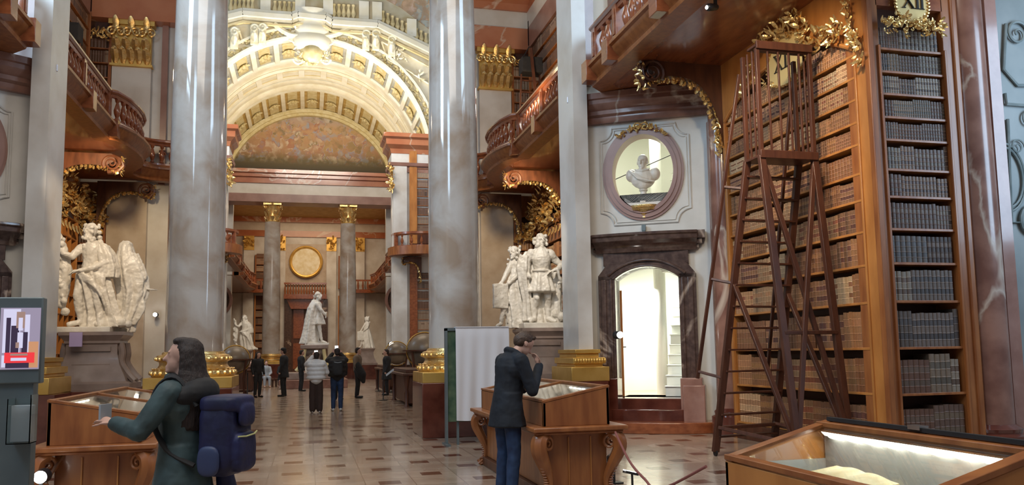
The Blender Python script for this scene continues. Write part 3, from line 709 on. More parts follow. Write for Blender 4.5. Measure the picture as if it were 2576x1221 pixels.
gallery(-1, GP_near, 7.0, 'mahogany gallery overhead at the top left corner', [4.4, 6.6, 8.8, 9.95], detail=False)
GP_far = [(5.2, 16.9), (5.2, 21.2), (5.06, 21.3), (4.90, 21.8), (4.82, 22.4), (4.81, 23.0), (4.87, 23.6), (5.0, 24.1), (5.2, 24.5), (5.38, 24.85), (5.45, 25.2), (5.36, 25.6), (5.05, 25.95), (4.6, 26.1), (4.2, 26.15)]
gallery(1, GP_far, 7.2, 'carved mahogany gallery with swelling balustrade above the right statue', [1.9, 4.2, 8.4], nb=.27)
gallery(-1, GP_far, 7.2, 'carved mahogany gallery with swelling balustrade above the left statue', [1.9, 4.2, 8.4], nb=.27)
GP_end = [(4.1, 44.9), (4.2, 44.3), (4.5, 43.9), (5.0, 43.6), (5.6, 43.45), (6.3, 43.5), (7.0, 43.8), (8.5, 44.0)]
for s, l in ((1, 'right'), (-1, 'left')):
    gallery(s, GP_end, 8.5, 'distant curved gallery on the %s side beyond the oval hall' % l, [.6, 3.0], nb=.55, detail=False)
    gallery(s, [(4.6, 46.0), (4.6, 54.0)], 7.2, 'small gallery deep in the far bay, %s side' % l, [.2, 4, 7.8], nb=.6, detail=False)
    gallery(s, [(4.9, 56.4), (4.9, 66.0), (4.6, 68), (5.2, 70), (5.0, 72.3)], 7.2, 'gallery of the far wing, %s side' % l, [.2, 4, 8, 12], nb=.7, detail=False)

# brackets: big scrolled consoles with gilded leaf edges
def bracket(T, L_, H, label, th=.16, gold=True):
    """local x out from wall, z up (0 = top), y thickness"""
    t = thing('scroll_bracket', T @ Vector((0, 0, -H)), label, 'bracket')
    top = [(0, -.02), (L_ * .5, -.02), (L_ * .85, -.05), (L_ * .97, -.14)]
    low = [(L_ * .80, -H * .22), (L_ * .6, -H * .20), (L_ * .38, -H * .24), (L_ * .2, -H * .38), (L_ * .09, -H * .6), (L_ * .03, -H * .85), (0, -H)]
    tp = [(p.x, p.y) for p in smooth_path([(x, z, 0) for x, z in low], 4)]
    b = MB(T); b.prism([(0, -.0), (L_ * .9, -.0), (L_ * .95, -H * .12)] + tp, lambda u, v, d: (u, d, v), -th / 2, th / 2)
    for sg in (-1, 1): b.scroll((L_ * .90, sg * th * .5, -H * .17), (-1, 0, 0), (0, 0, 1), H * .15, 2.2, .16, 34, a0=-.6)
    b.tube([(L_ * .90, 0, -H * .03), (L_ * 1.02, 0, -H * .10), (L_ * 1.04, 0, -H * .20), (L_ * .97, 0, -H * .30), (L_ * .84, 0, -H * .31)], th * .42, 10)
    b.build('console', 'dark_wood', t)
    g = MB(T)
    lowp = smooth_path([(L_ * .95, 0, -H * .30)] + [(x, 0, z) for x, z in low], 4)
    for i, p in enumerate(lowp):
        n = Vector((.6, 0, -.8)); 
        for sy in (-.3, .3): g.leaf(p + Vector((0, sy * th, 0)), (R.uniform(-.6, .6), sy * 2, -R.uniform(.3, 1)), n, .13, .09, 1.0, .25)
        if i % 3 == 0: g.ball(p + n * .03, .03, 6)
    foliage(g, [(L_ * 1.0 + .03 * cos(a), .1 * cos(3 * a), -H * .18 + H * .12 * sin(a)) for a in [2 * pi * i / 9 for i in range(9)]], (1, 0, -.3), .11, 3)
    foliage(g, [(.03, .05 * sin(i * 2), -H + .12 * i - .1) for i in range(5)], (1, 0, 0), .11, 3)
    g.build('gilded_leaves', 'gold', t)
    return t
def frame(o, ex, ey): ex, ey = Vector(ex), Vector(ey); return Matrix(((ex.x, ey.x, 0, o[0]), (ex.y, ey.y, 0, o[1]), (0, 0, 1, o[2]), (0, 0, 0, 1)))
bracket(frame((7.48, 13.55, 6.95), (-1, 0, 0), (0, -1, 0)), 1.55, 1.6, 'great scrolled bracket with gilded leaves left of the tall bookcase')
bracket(frame((7.35, 22.6, 6.85), (-1, 0, 0), (0, -1, 0)), 1.8, 1.5, 'scrolled bracket under the right gallery, before the side bookcase')
bracket(frame((6.9, 26.2, 6.85), (-1, 0, 0), (0, -1, 0)), 1.5, 1.4, 'scrolled bracket under the right gallery, beside the pale wall panel')
bracket(frame((2 * X0 - 7.35, 22.6, 6.85), (1, 0, 0), (0, 1, 0)), 1.8, 1.5, 'green-grey scrolled bracket under the left gallery, nearer the viewer')
bracket(frame((2 * X0 - 6.9, 26.2, 6.85), (1, 0, 0), (0, 1, 0)), 1.5, 1.4, 'scrolled bracket under the left gallery, beside the pale wall panel')
for s in (1, -1):
    bracket(frame((mx(s, 5.6), 44.4, 6.85), (-s, 0, 0), (0, -s, 0)), 1.0, 1.3, 'distant scrolled bracket under the %s far gallery' % ('right' if s > 0 else 'left'))

# ================================================================ books
def book_geo(mb, T, w, h, d, base, label_col, dark=0.55, bands=4, seg=4, blank=False):
    """one upright book: rounded spine at y=0 looking to -y, lower left front corner at origin"""
    old = mb.T; mb.T = T
    lk = tuple(c * dark for c in base); pg = (0.30, 0.22, 0.13)
    g = w * .06; bul = min(.018, w * .28)
    mb.col = lk; mb.add([(0, .006, 0), (0, d, 0), (0, d, h), (0, .006, h)], [(0, 1, 2, 3)]); mb.add([(w, .006, 0), (w, d, 0), (w, d, h), (w, .006, h)], [(3, 2, 1, 0)])
    mb.col = pg; mb.add([(0, .006, h - .006), (w, .006, h - .006), (w, d, h - .006), (0, d, h - .006)], [(0, 1, 2, 3)])
    rows = [0]; hb = h / (bands + 1)
    if seg > 2:
        for i in range(1, bands + 1): z = hb * i; rows += [z - .008, z - .004, z + .004, z + .008]
    else:
        rows += [hb * bands * .8, hb * bands]
    rows.append(h); n = len(rows)
    for i in range(n - 1):
        k = base
        if seg > 2:
            band = (i % 4) == 2
            zi = i // 4
            if band: k = tuple(min(1, c * 1.9 + .03) for c in base)
            elif (i % 4) in (1, 3): k = tuple(c * .62 for c in base)
            elif zi == bands - 1 and not blank: k = label_col
            elif zi == bands - 3 and not blank: k = tuple(c * .8 for c in label_col)
        elif i == 1 and not blank: k = label_col
        mb.col = k; vs = []
        for j in (i, i + 1):
            out = .004 if (seg > 2 and (j % 4) in (2, 3) and 0 < j < n - 1) else 0
            for q in range(seg + 1):
                a = pi * q / seg; vs.append((w / 2 - (w / 2) * cos(a), .006 - (bul + out) * sin(a), rows[j]))
        mb.add(vs, [(q, q + 1, seg + 2 + q, seg + 1 + q) for q in range(seg)])
    mb.col = lk; mb.add([(w / 2 - (w / 2) * cos(pi * q / seg), .006 - bul * sin(pi * q / seg), h) for q in range(seg + 1)], [tuple(range(seg + 1))])
    mb.T = old
WARMB = [((.29, .135, .055), (.36, .16, .07)), ((.35, .185, .085), (.24, .08, .04)), ((.22, .095, .038), (.30, .14, .05)), ((.40, .235, .12), (.34, .17, .08)), ((.26, .125, .06), (.13, .05, .035)), ((.18, .075, .032), (.26, .12, .05)), ((.44, .29, .16), (.26, .11, .05))]
COOLB = [((.13, .085, .06), (.10, .06, .05)), ((.17, .125, .09), (.11, .09, .07)), ((.10, .06, .045), (.14, .10, .07)), ((.20, .165, .13), (.12, .08, .06)), ((.13, .10, .085), (.07, .06, .06)), ((.09, .045, .03), (.12, .08, .06))]
FARB = [((.16, .08, .045), (.20, .10, .05)), ((.22, .13, .08), (.14, .07, .04)), ((.12, .06, .035), (.16, .08, .05)), ((.26, .18, .12), (.18, .10, .06))]
STUFF = MB(); STUFF.col = (0, 0, 0)
NB = [0]; BOOKS = {}
def rowspec(x0, x1, gap, thick, rg):
    """runs of equal volumes"""
    out = []; x = x0 + .01
    while x < x1 - thick * .6:
        n = rg.randint(4, 12); w = thick * rg.uniform(.8, 1.25); h = gap * rg.uniform(.78, .93); ci = rg.randrange(100)
        for i in range(n):
            if x + w > x1 - .005: break
            out.append((x, w, h * rg.uniform(.985, 1.01), ci, rg.random() < .06)); x += w + .0015
        if rg.random() < .12: x += rg.uniform(0, .05)
        if x1 - x < w: break
    return out
def fill(T, x0, x1, z, gap, thick, depth, pal, rg, indiv=None, name='old_book', seg=4, setback=.05):
    for (x, w, h, ci, odd) in rowspec(x0, x1, gap, thick, rg):
        base, lab = pal[ci % len(pal)]; f = .70 + .6 * ((ci * 37) % 10) / 10; base = tuple(c * f for c in base)
        if odd: base = tuple(c * .6 for c in base)
        if indiv and NB[0] < 300:
            # proportions are snapped so that volumes can share mesh data
            ws = round(w, 2) if w > .03 else .03; hs = round(h * 20) / 20; key = (ws, hs, ci % len(pal), ci % 3, pal is COOLB)
            if key not in BOOKS:
                m = MB(); m.col = base; book_geo(m, None, ws, hs, depth, base, lab, seg=seg)
                o = m.build(name, 'book_leather'); mesh = o.data; 
                # put the origin at the lower left front corner
                mesh.transform(Matrix.Translation(Vector(o['_o']))); BOOKS[key] = o; o['_o'] = (0, 0, 0)
            else:
                o = BOOKS[key].copy(); COL.objects.link(o)
            o.matrix_world = T @ Matrix.Translation((x, setback, z)) @ Matrix.Diagonal((w / ws, 1, h / hs, 1))
            tag(o, indiv[0], 'book', indiv[1]); NB[0] += 1
        else:
            book_geo(STUFF, T @ Matrix.Translation((x, setback, z)), w, h, depth, base, lab, seg=seg, blank=rg.random() < .3)

LEV = [.30, .96, 1.58, 2.21, 2.73, 3.20, 3.65, 4.03, 4.45, 4.77, 5.10, 5.42, 5.75]
ORD = ['lowest', 'second', 'third', 'fourth', 'fifth', 'sixth', 'seventh', 'eighth', 'ninth', 'tenth', 'eleventh', 'twelfth']
def bookcase(T, w, lev, label, stile=.14, depth=.34, ztop=6.9, arch=None, wood='golden_walnut', pal=WARMB, thick=.05, empty=False, rgs=1, indiv=None, seg=4, grid=0, books_from=0, notch=True, stile_r=None, zb=0, depth_r=None):
    """a bookcase: local x along the front, y into the wall"""
    rg = random.Random(rgs); sr = stile_r or stile
    t = thing('bookcase', T @ Vector((w / 2, 0, 0)), label, 'bookcase')
    for x0, x1 in ((0, stile), (w - sr, w)):
        b = MB(T); b.box(x0, x1, 0, depth if x0 == 0 else (depth_r or depth), zb, ztop); 
        xi = x1 - .03 if x0 == 0 else x0
        b.box(xi - .005, xi + .035, -.025, .03, zb + .2, lev[-1] + .02); b.box(x0 - .0, x1 + .0, -.03, .02, zb, zb + .22)
        b.build('side_panel', wood, t, bevel=.008)
    MB(T).box(stile, w - sr, depth - .03, depth, zb, lev[-1] + .9 if arch else ztop).build('back_panel', 'case_interior', t, smooth=0)
    MB(T).box(stile, w - sr, -.02, depth, zb, lev[0] - .04).build('plinth', 'dark_wood', t, bevel=.006)
    for i, z in enumerate(lev):
        b = MB(T); b.box(stile, w - sr, .015, depth - .03, z - .035, z)
        b.build('shelf', wood if pal is WARMB else 'walnut', t, bevel=.004)
    if grid:
        for i in range(1, grid):
            x = stile + (w - stile - sr) * i / grid; MB(T).box(x - .015, x + .015, .02, depth - .03, lev[0], lev[-1]).build('divider', wood, t)
    if arch:
        rise, zs = arch; xs0, xs1 = stile, w - sr
        pts = arc_open(xs0, xs1, zs, rise, 20)
        b = MB(T); b.prism([(xs0, ztop), (xs1, ztop), (xs1, zs)] + pts[1:-1] + [(xs0, zs)], lambda u, v, d: (u, d, v), 0, .10)
        b.tube([(x, -.0, z) for x, z in pts], .035, 8)
        b.build('arch_board', wood, t)
    if not empty:
        for i, z in enumerate(lev):
            gap = (lev[i + 1] - z - .04) if i + 1 < len(lev) else .36
            if i < books_from: continue
            g = min(gap, .56)
            fill(T, stile, w - sr, z, g, thick * (1.35 if i < 5 else 1.0) * (1.0 if g > .3 else .8), depth * .6, pal, rg,
                 indiv(i) if indiv else None, seg=seg)
    return t
# the two great cases at the right
def ind12(i): return ('old calf-bound volume on the %s shelf up in the narrow bookcase marked XII' % ORD[i], 'volumes on the %s shelf of case XII' % ORD[i]) if 0 <= i <= 10 else None
def ind11(i): return ('brown leather folio on the %s shelf up in the tall bookcase behind the library steps' % ORD[i], 'folios on the %s shelf of the tall bookcase' % ORD[i]) if 0 <= i <= 5 else None
T12 = frame((7.50, 9.40, 0), (1, 0, 0), (0, 1, 0)); T11 = frame((7.48, 13.52, 0), (0, -1, 0), (1, 0, 0))
c12 = bookcase(T12, 1.40, LEV, 'narrow walnut bookcase marked XII with dark old volumes', .17, .5, 7.1, None, 'walnut', COOLB, .052, rgs=3, indiv=ind12, seg=4, stile_r=.17)
c11 = bookcase(T11, 4.10, LEV, 'tall golden bookcase full of leather volumes behind the library steps', .12, .34, 6.95, (.55, 5.80), 'golden_walnut', WARMB, .056, rgs=5, indiv=ind11, seg=4, stile_r=.27, depth_r=.17)
MB().box(7.44, 7.53, 9.33, 9.43, 0, 7.0).build('corner_post', 'walnut', c11, bevel=.01)
MB(T12).box(.15, 1.25, .0, .12, 6.35, 7.1).build('head_board', 'mahogany', c12)
MB(T12).box(1.38, 1.48, -.03, .3, 0, 7.1).build('edge_moulding', 'walnut', c12, bevel=.02)
# gilding
def numeral(T, txt, x, z, h, parent):
    b = MB(T); k = h * .16; cx_ = x
    for ch in txt:
        if ch == 'X':
            b.bar((cx_, -.01, z + h), (cx_ + h * .72, -.01, z), .012, k * 1.1, (0, 1, 0)); b.bar((cx_ + h * .72, -.01, z + h), (cx_, -.01, z), .012, k * .5, (0, 1, 0))
            for xx in (0, h * .72):
                for zz in (0, h): b.box(cx_ + xx - h * .14, cx_ + xx + h * .14, -.016, -.002, z + zz - h * .025, z + zz + h * .025)
            cx_ += h * .72 + h * .28
        else:
            b.box(cx_, cx_ + k, -.016, -.002, z, z + h)
            for zz in (0, h): b.box(cx_ - h * .09, cx_ + k + h * .09, -.016, -.002, z + zz - h * .025, z + zz + h * .025)
            cx_ += h * .36
    return b.build('numeral', 'ink', parent, smooth=0)
def plaque(T, x, z, w, h, txt, parent, nx=None, y=-.06):
    P = [(x + w / 2 * cos(a) * (1 - .12 * sin(a)), z + h / 2 * sin(a)) for a in [2 * pi * i / 28 for i in range(28)]]
    T2 = T @ Matrix.Translation((0, y, 0))
    p = MB(T2).prism(P, lambda u, v, d: (u, d, v), 0, .04).build('plaque', 'plaque_gold', parent)
    b = MB(T2)
    for i in range(40):
        a = 2 * pi * i / 40; b.ball((x + w * .52 * cos(a) * (1 - .12 * sin(a)), -.0, z + h * .52 * sin(a)), (.03, .03, .022), 6)
    b.build('beaded_rim', 'gold', parent)
    numeral(T2, txt, nx if nx is not None else x - w * .27, z - h * .16, h * .34, p)
plaque(T12, .70, 6.42, .52, .62, 'XII', c12)
g = MB(T12); foliage(g, [(.22 + .95 * i / 20, -.06, 6.08 + .04 * sin(i * 1.7)) for i in range(21)], (0, -1, 0), .10, 5, spread=1.3)
foliage(g, [(.25 + i * .3, -.05, 5.96) for i in range(4)], (0, -1, 0), .08, 5)
g.build('gilded_garland', 'gold', c12)
TP = T11 @ Matrix.Translation((0, -.06, 0))
def p11(px, py):                       # photo point -> local (x, z) on the case front
    v = pt(px, py, X=7.40); return (13.52 - v.y, v.z)
x, z = p11(1978, 150); plaque(T11, x, z, 1.02, .80, 'XII', c11, y=-.10)
g = MB(TP)
for pts, sz, per in (([(1925, 70), (1940, 50), (1955, 62), (1970, 75), (1985, 55), (1945, 90), (1925, 110), (1960, 100), (1910, 105), (1985, 90), (1995, 40), (2010, 45)], .13, 5),
                     ([(2010, 70), (2030, 80), (2050, 95), (2070, 90), (2090, 105), (2110, 90), (2080, 70), (2040, 110), (2060, 120), (2100, 60), (2020, 100), (2095, 80), (2120, 70), (2030, 60)], .12, 4),
                     ([(2130, 10), (2135, 35), (2140, 60), (2150, 85), (2155, 105), (2160, 125), (2145, 100), (2165, 145), (2158, 90)], .10, 5),
                     ([(1880, 190), (1890, 175), (1905, 205), (1895, 160), (1875, 215), (1910, 185), (1925, 210), (1945, 215), (1990, 210), (2010, 200), (1870, 235)], .09, 4)):
    loc = [p11(*p) for p in pts]; foliage(g, [(x, 0, z) for x, z in loc], (0, -1, 0), sz * 1.15, per + 2)
g.build('gilded_carving', 'gold', c11)

# ================================================================ bay beyond the columns
BY = 26.7
for s in (1, -1):
    sd = 'right' if s > 0 else 'left'
    a, b_ = sorted((mx(s, 4.25), mx(s, 9))); b = MB().box(a, b_, BY + .1, BY + .6, 0, 14.2)
    struct(b, 'wall_bay_' + sd, 'pale_marble', smooth=0)
    a, b_ = sorted((mx(s, 7.45), mx(s, 7.8))); struct(MB().box(a, b_, 19.3, BY + .4, 0, 14.2), 'wall_side_' + sd, 'tan_marble', smooth=0)
    # pale pilaster below and above the gallery
    a, b_ = sorted((mx(s, 5.22), mx(s, 6.34)))
    trim(MB().box(a, b_, BY - .12, BY + .12, 1.0, 6.9), 'tan_marble', smooth=0)
    trim(MB().box(a, b_, BY - .12, BY + .12, 6.9, 10.6), 'pale_marble', smooth=0)
    for k in (4.35, 4.75): a, b_ = sorted((mx(s, k), mx(s, k + .18))); trim(MB().box(a, b_, BY - .05, BY + .12, 6.9, 12.0), 'mauve_marble', smooth=0)
    t = thing('gilded_capital', (mx(s, 5.78), BY, 10.6), 'broad gilded leaf capital on the pale pilaster, upper %s of the bay' % sd, 'capital')
    g = MB(); a, b_ = sorted((mx(s, 5.22), mx(s, 6.34))); g.box(a, b_, BY - .2, BY, 10.6, 12.0); g.box(a - .1, b_ + .1, BY - .3, BY, 11.85, 12.0); g.box(a - .05, b_ + .05, BY - .24, BY, 10.55, 10.62)
    g.build('block', 'gold_matte', t)
    g = MB()
    for row, zz, n in ((0, 10.62, 5), (1, 10.95, 4)):
        for i in range(n): g.leaf((a + (b_ - a) * (i + .5) / n, BY - .22, zz), (0, -.1, 1), (0, -1, 0), .62, .26, 1.0, .25)
    for x in (a + .12, (a + b_) / 2, b_ - .12): g.scroll((x - .12, BY - .32, 11.6), (1, 0, 0), (0, 0, 1), .16, 1.6, .25, 18); g.scroll((x + .12, BY - .32, 11.6), (-1, 0, 0), (0, 0, 1), .16, 1.6, .25, 18); g.leaf((x, BY - .3, 11.65), (0, 0, 1), (0, -1, 0), .5, .2, .8)
    g.build('leaves', 'gold', t)
    # entablature: orange, cream, mauve bands
    a, b_ = sorted((mx(s, 4.15), mx(s, 7.6)))
    trim(MB().box(a, b_, BY - .35, BY + .2, 12.0, 12.75), 'orange_marble', smooth=0)
    trim(MB().box(a, b_, BY - .30, BY + .2, 12.75, 13.35), 'cream_marble', smooth=0)
    trim(MB().sweep([(-.2, 13.35), (.2, 13.35), (.3, 13.55), (.55, 13.75), (.55, 14.0), (-.2, 14.0)], [(mx(s, 7.6), BY - .2), (mx(s, 4.15), BY - .2)], left=s), 'orange_marble', smooth=0)
    k0, k1 = 6.9, 7.5
    xa, xb = sorted((mx(s, k0), mx(s, k1)))
    trim(MB().box(xa, xb, 17.0, BY - .3, 12.0, 12.75), 'mauve_marble', smooth=0); trim(MB().box(xa, xb, 17.0, BY - .3, 12.75, 13.35), 'cream_marble', smooth=0)
    trim(MB().box(xa - .0, xb + .0, 17.0, BY - .3, 13.35, 14.2), 'orange_marble', smooth=0)
levb = [1.2 + .55 * i for i in range(9)]
def tb(s, y): return frame((mx(1, 7.1), y, 0), (0, -1, 0), (1, 0, 0)) if s > 0 else frame((mx(-1, 7.1), y, 0), (0, 1, 0), (-1, 0, 0))
cB = bookcase(frame((mx(1, 6.36), BY - .1, 0), (1, 0, 0), (0, 1, 0)), .84, levb, 'narrow bookcase behind the right statue, facing the viewer', .07, .2, 6.9, (.3, 5.9), 'walnut', WARMB, .09, rgs=11, seg=2)
cC = bookcase(frame((mx(1, 7.0), 26.35, 0), (0, -1, 0), (1, 0, 0)), 4.6, levb, 'bookcase on the side wall behind the right statue', .16, .34, 6.9, (.4, 5.7), 'walnut', WARMB, .10, rgs=12, seg=2)
cD = bookcase(frame((mx(-1, 7.20), BY - .1, 0), (1, 0, 0), (0, 1, 0)), .84, levb, 'narrow bookcase behind the left statue, facing the viewer', .07, .2, 6.9, (.3, 5.9), 'walnut', FARB, .09, rgs=13, seg=2)
cE = bookcase(frame((mx(-1, 7.0), 20.9, 0), (0, 1, 0), (-1, 0, 0)), 5.3, levb, 'empty gridded bookcase on the side wall behind the left statue', .16, .34, 6.9, (.4, 5.7), 'golden_walnut', WARMB, empty=True, grid=11)
for c, o_, nrm, (x0, x1), zz in ((cB, None, (0, -1, 0), (mx(1, 6.4), mx(1, 7.1)), BY - .2), (cD, None, (0, -1, 0), (mx(-1, 7.1), mx(-1, 6.4)), BY - .2)):
    g = MB(); foliage(g, [(x0 + (x1 - x0) * R.random(), zz, 5.3 + 1.2 * R.random()) for i in range(30)], nrm, .2, 3); g.build('gilded_carving', 'gold', c)
for c, x, (ya, yb), n in ((cC, mx(1, 6.93), (22.9, 26.2), (-1, 0, 0)), (cE, mx(-1, 6.93), (22.9, 26.2), (1, 0, 0))):
    g = MB(); foliage(g, [(x, ya + (yb - ya) * (i + .5) / 16, 5.45 + 1.2 * R.random() ** .8) for i in range(64) for ya_ in (0,)][:0] + [(x, R.uniform(ya, yb), R.uniform(5.5, 6.75)) for i in range(70)], n, .24, 3)
    for i in range(9): g.leaf((x, ya + .2 + i * .36, 5.4), (0, 0, -1), n, .26, .13, .5, .3)
    g.build('gilded_carving', 'gold', c)
# upper cases in the bay
levu = [7.9 + .46 * i for i in range(8)]
for s in (1, -1):
    sd = 'right' if s > 0 else 'left'
    x0 = mx(1, 6.36) if s > 0 else mx(-1, 7.4)
    c = bookcase(frame((x0, BY - .12, 0), (1, 0, 0), (0, 1, 0)), 1.04, levu, 'upper narrow bookcase above the %s gallery, facing the viewer' % sd, .08, .2, 12.0, None, 'walnut', FARB, .09, rgs=20 + s, seg=2, zb=7.35)
    g = MB(); foliage(g, [(x0 + .08 + .9 * i / 12, BY - .2, 11.5 + .1 * sin(i)) for i in range(13)], (0, -1, 0), .16, 3); g.build('gilded_garland', 'gold', c)
    T = frame((mx(1, 6.9), 26.3, 0), (0, -1, 0), (1, 0, 0)) if s > 0 else frame((mx(-1, 6.9), 17.2, 0), (0, 1, 0), (-1, 0, 0))
    bookcase(T, 9.1, [7.9 + .52 * i for i in range(9)], 'long upper bookcase on the %s side wall above the gallery' % sd, .12, .3, 13.0, None, 'walnut', FARB, .11, rgs=30 + s, seg=2, zb=7.35)
# upper wall of the near wing above the right gallery
b = MB().box(7.0, 7.4, 13.6, 16.6, 7.3, 11.5); struct(b, 'wall_upper_right', 'tan_marble', smooth=0)
b = MB().box(5.75, 7.1, 16.3, 16.7, 6.9, 11.5); struct(b, 'wall_upper_tower', 'bright_plaster', smooth=0)
b = MB(); b.box(5.62, 5.9, 16.0, 16.4, 7.3, 11.5); b.box(6.35, 6.6, 15.9, 16.4, 7.3, 11.5); trim(b, 'pink_marble')
b = MB(); b.box(-6.3, -4.9, 16.3, 16.7, 6.9, 11.5); struct(b, 'wall_upper_left', 'mauve_marble', smooth=0)
X0 = 0.10                      # the hall axis drifts slightly to the left with distance
# ================================================================ far side of the oval, vault and far wing
ZC = 13.9
def ap(R_, th, Y): return (X0 + R_ * sin(th), Y, ZC + R_ * cos(th))
def arcband(mb, prof, t0=-pi / 2, t1=pi / 2, n=48, closed=True):
    """profile [(Y,R)] turned about the vault axis"""
    vs = [ap(r_, t0 + (t1 - t0) * i / n, y) for i in range(n + 1) for y, r_ in prof]; m = len(prof)
    fs = [(i * m + k, i * m + (k + 1) % m, (i + 1) * m + (k + 1) % m, (i + 1) * m + k) for i in range(n) for k in range(m if closed else m - 1)]
    if closed: fs += [tuple(range(m)), tuple(n * m + m - 1 - k for k in range(m))]
    return mb.add(vs, fs)
b = MB()
# mouldings and panel rings between the two coffered arches
for prof in ([(54.6, 7.24), (54.6, 7.6), (55.2, 7.6), (55.2, 7.16), (55.0, 7.22)], [(55.2, 7.6), (55.2, 7.13), (55.5, 7.16), (55.5, 7.6)], [(55.5, 7.6), (55.5, 7.10), (55.6, 7.04), (55.75, 7.04), (55.8, 7.6)],
             [(56.9, 7.6), (56.9, 7.03), (57.1, 6.96), (57.2, 6.96), (57.3, 7.6)], [(57.3, 7.6), (57.3, 6.92), (57.5, 6.86), (57.8, 6.88), (57.9, 7.6)], [(58.2, 7.6), (58.2, 6.86), (58.4, 6.76), (58.9, 6.74), (59.0, 7.6)], [(57.9, 7.6), (57.9, 6.9), (58.2, 6.9), (58.2, 7.6)]):
    arcband(b, prof)
struct(b, 'ceiling_vault_mouldings', 'vault_cream', smooth=30)
b = MB(); arcband(b, [(55.7, 7.6), (55.7, 7.12), (57.0, 7.06), (57.0, 7.6)]); struct(b, 'ceiling_panel_ring', 'vault_yellow', smooth=30)
b = MB(); c_ = MB()
for i in range(-7, 8):
    t = radians(12 * i + 6)
    arcband(b, [(55.7, 7.06), (55.7, 7.14), (57.0, 7.1), (57.0, 7.0)], t - .028, t + .028, 2)
    t = radians(12 * i); arcband(c_, [(56.05, 7.07), (56.05, 7.12), (56.65, 7.09), (56.65, 7.04)], t - .075, t + .075, 4)
struct(b, 'ceiling_panel_ribs', 'vault_white', smooth=30); struct(c_, 'ceiling_small_panels', 'vault_cream', smooth=30)
# grey coffered soffit of the great arch
def coffers(y0, y1, Rr, mfield, mrib, nm, ro, deep=.22, n=7, rw=.030):
    b = MB(); arcband(b, [(y0, Rr + deep), (y0, Rr + deep + .2), (y1, Rr + deep + .2), (y1, Rr + deep)], n=60); struct(b, 'ceiling_%s_field' % nm, mfield, smooth=30)
    b = MB()
    arcband(b, [(y0 - .02, Rr), (y0 - .02, Rr + deep), (y0 + .28, Rr + deep), (y0 + .28, Rr)]); arcband(b, [(y1 - .3, Rr), (y1 - .3, Rr + deep), (y1, Rr + deep), (y1, Rr)])
    for i in range(-n - 1, n + 1):
        t = radians(12 * i + 6); arcband(b, [(y0 + .25, Rr), (y0 + .25, Rr + deep), (y1 - .28, Rr + deep), (y1 - .28, Rr)], t - rw, t + rw, 3)
    struct(b, 'ceiling_%s_ribs' % nm, mrib, smooth=30)
    b = MB(); ym = (y0 + y1) / 2; L_ = (y1 - y0) / 2 - .65
    for i in range(-n, n + 1):
        t = radians(12 * i)
        arcband(b, [(ym - L_, Rr + deep - .05), (ym - L_, Rr + deep), (ym + L_, Rr + deep), (ym + L_, Rr + deep - .05)], t - .05, t + .05, 3)
        c = Vector(ap(Rr + deep - .08, t, ym)); nr = (Vector((X0, ym, ZC)) - c).normalized(); x = nr.cross(Vector((0, 1, 0)))
        for k in range(8):
            a = 2 * pi * k / 8; d = x * cos(a) * .55 + Vector((0, 1, 0)) * sin(a) * 1.3
            b.leaf(c + d * .10, d, nr, ro, ro * .8, .5, .2)
        b.ball(c + nr * .06, (.18, .3, .12), 8)
    struct(b, 'ceiling_%s_rosettes' % nm, 'relief_gold', smooth=40)
coffers(50.7, 54.6, 7.24, 'coffer_grey', 'vault_white', 'great_arch', .44, deep=.14, rw=.022)
coffers(59.0, 64.4, 6.72, 'coffer_gold', 'vault_cream', 'inner_arch', .42, deep=.14, rw=.022)
b = MB(); arcband(b, [(64.0, 6.3), (64.0, 6.8), (64.4, 6.8), (64.4, 6.3)]); arcband(b, [(63.8, 6.5), (63.8, 6.8), (64.1, 6.8), (64.1, 6.5)]); struct(b, 'ceiling_fresco_rim', 'relief_gold')
b = MB(); b.prism([(X0 + 6.7 * cos(a), ZC + 6.7 * sin(a)) for a in [pi * i / 40 for i in range(41)]], lambda u, v, d: (u, d, v), 64.4, 64.8)
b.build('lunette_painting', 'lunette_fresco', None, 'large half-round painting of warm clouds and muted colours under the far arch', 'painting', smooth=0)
# front wall of the great arch with its stucco
def ringpts(Rr, n=60): return [(X0 + Rr * sin(-pi / 2 + pi * i / n), ZC + Rr * cos(-pi / 2 + pi * i / n)) for i in range(n + 1)]
b = MB(); inner = ringpts(7.44); b.prism([(X0 - 14, 24.5), (X0 - 14, 13.9)] + inner + [(X0 + 14, 13.9), (X0 + 14, 24.5)], lambda u, v, d: (u, d, v), 50.5, 50.75)
struct(b, 'wall_great_arch', 'vault_cream', smooth=0)
b = MB(); arcband(b, [(50.2, 7.24), (50.2, 7.36), (50.7, 7.36), (50.7, 7.24)]); arcband(b, [(50.3, 7.86), (50.3, 8.0), (50.6, 8.0), (50.6, 7.86)]); struct(b, 'trim_arch_rims', 'vault_white')
b = MB(); rg = random.Random(5)
for i in range(150):
    th = -pi / 2 + pi * (i + .5) / 150; p = Vector(ap(7.60 + .14 * sin(i * 1.3), th, 50.42)); d = Vector((cos(th), 0, -sin(th)))
    b.leaf(p, d * rg.choice((1, -1)) + Vector((sin(th), 0, cos(th))) * rg.uniform(-1, 1), (0, -1, 0), .36, .2, .8, .3)
    if i % 2: b.ball(p, .10, 6)
struct(b, 'trim_arch_garland', 'relief_gold')
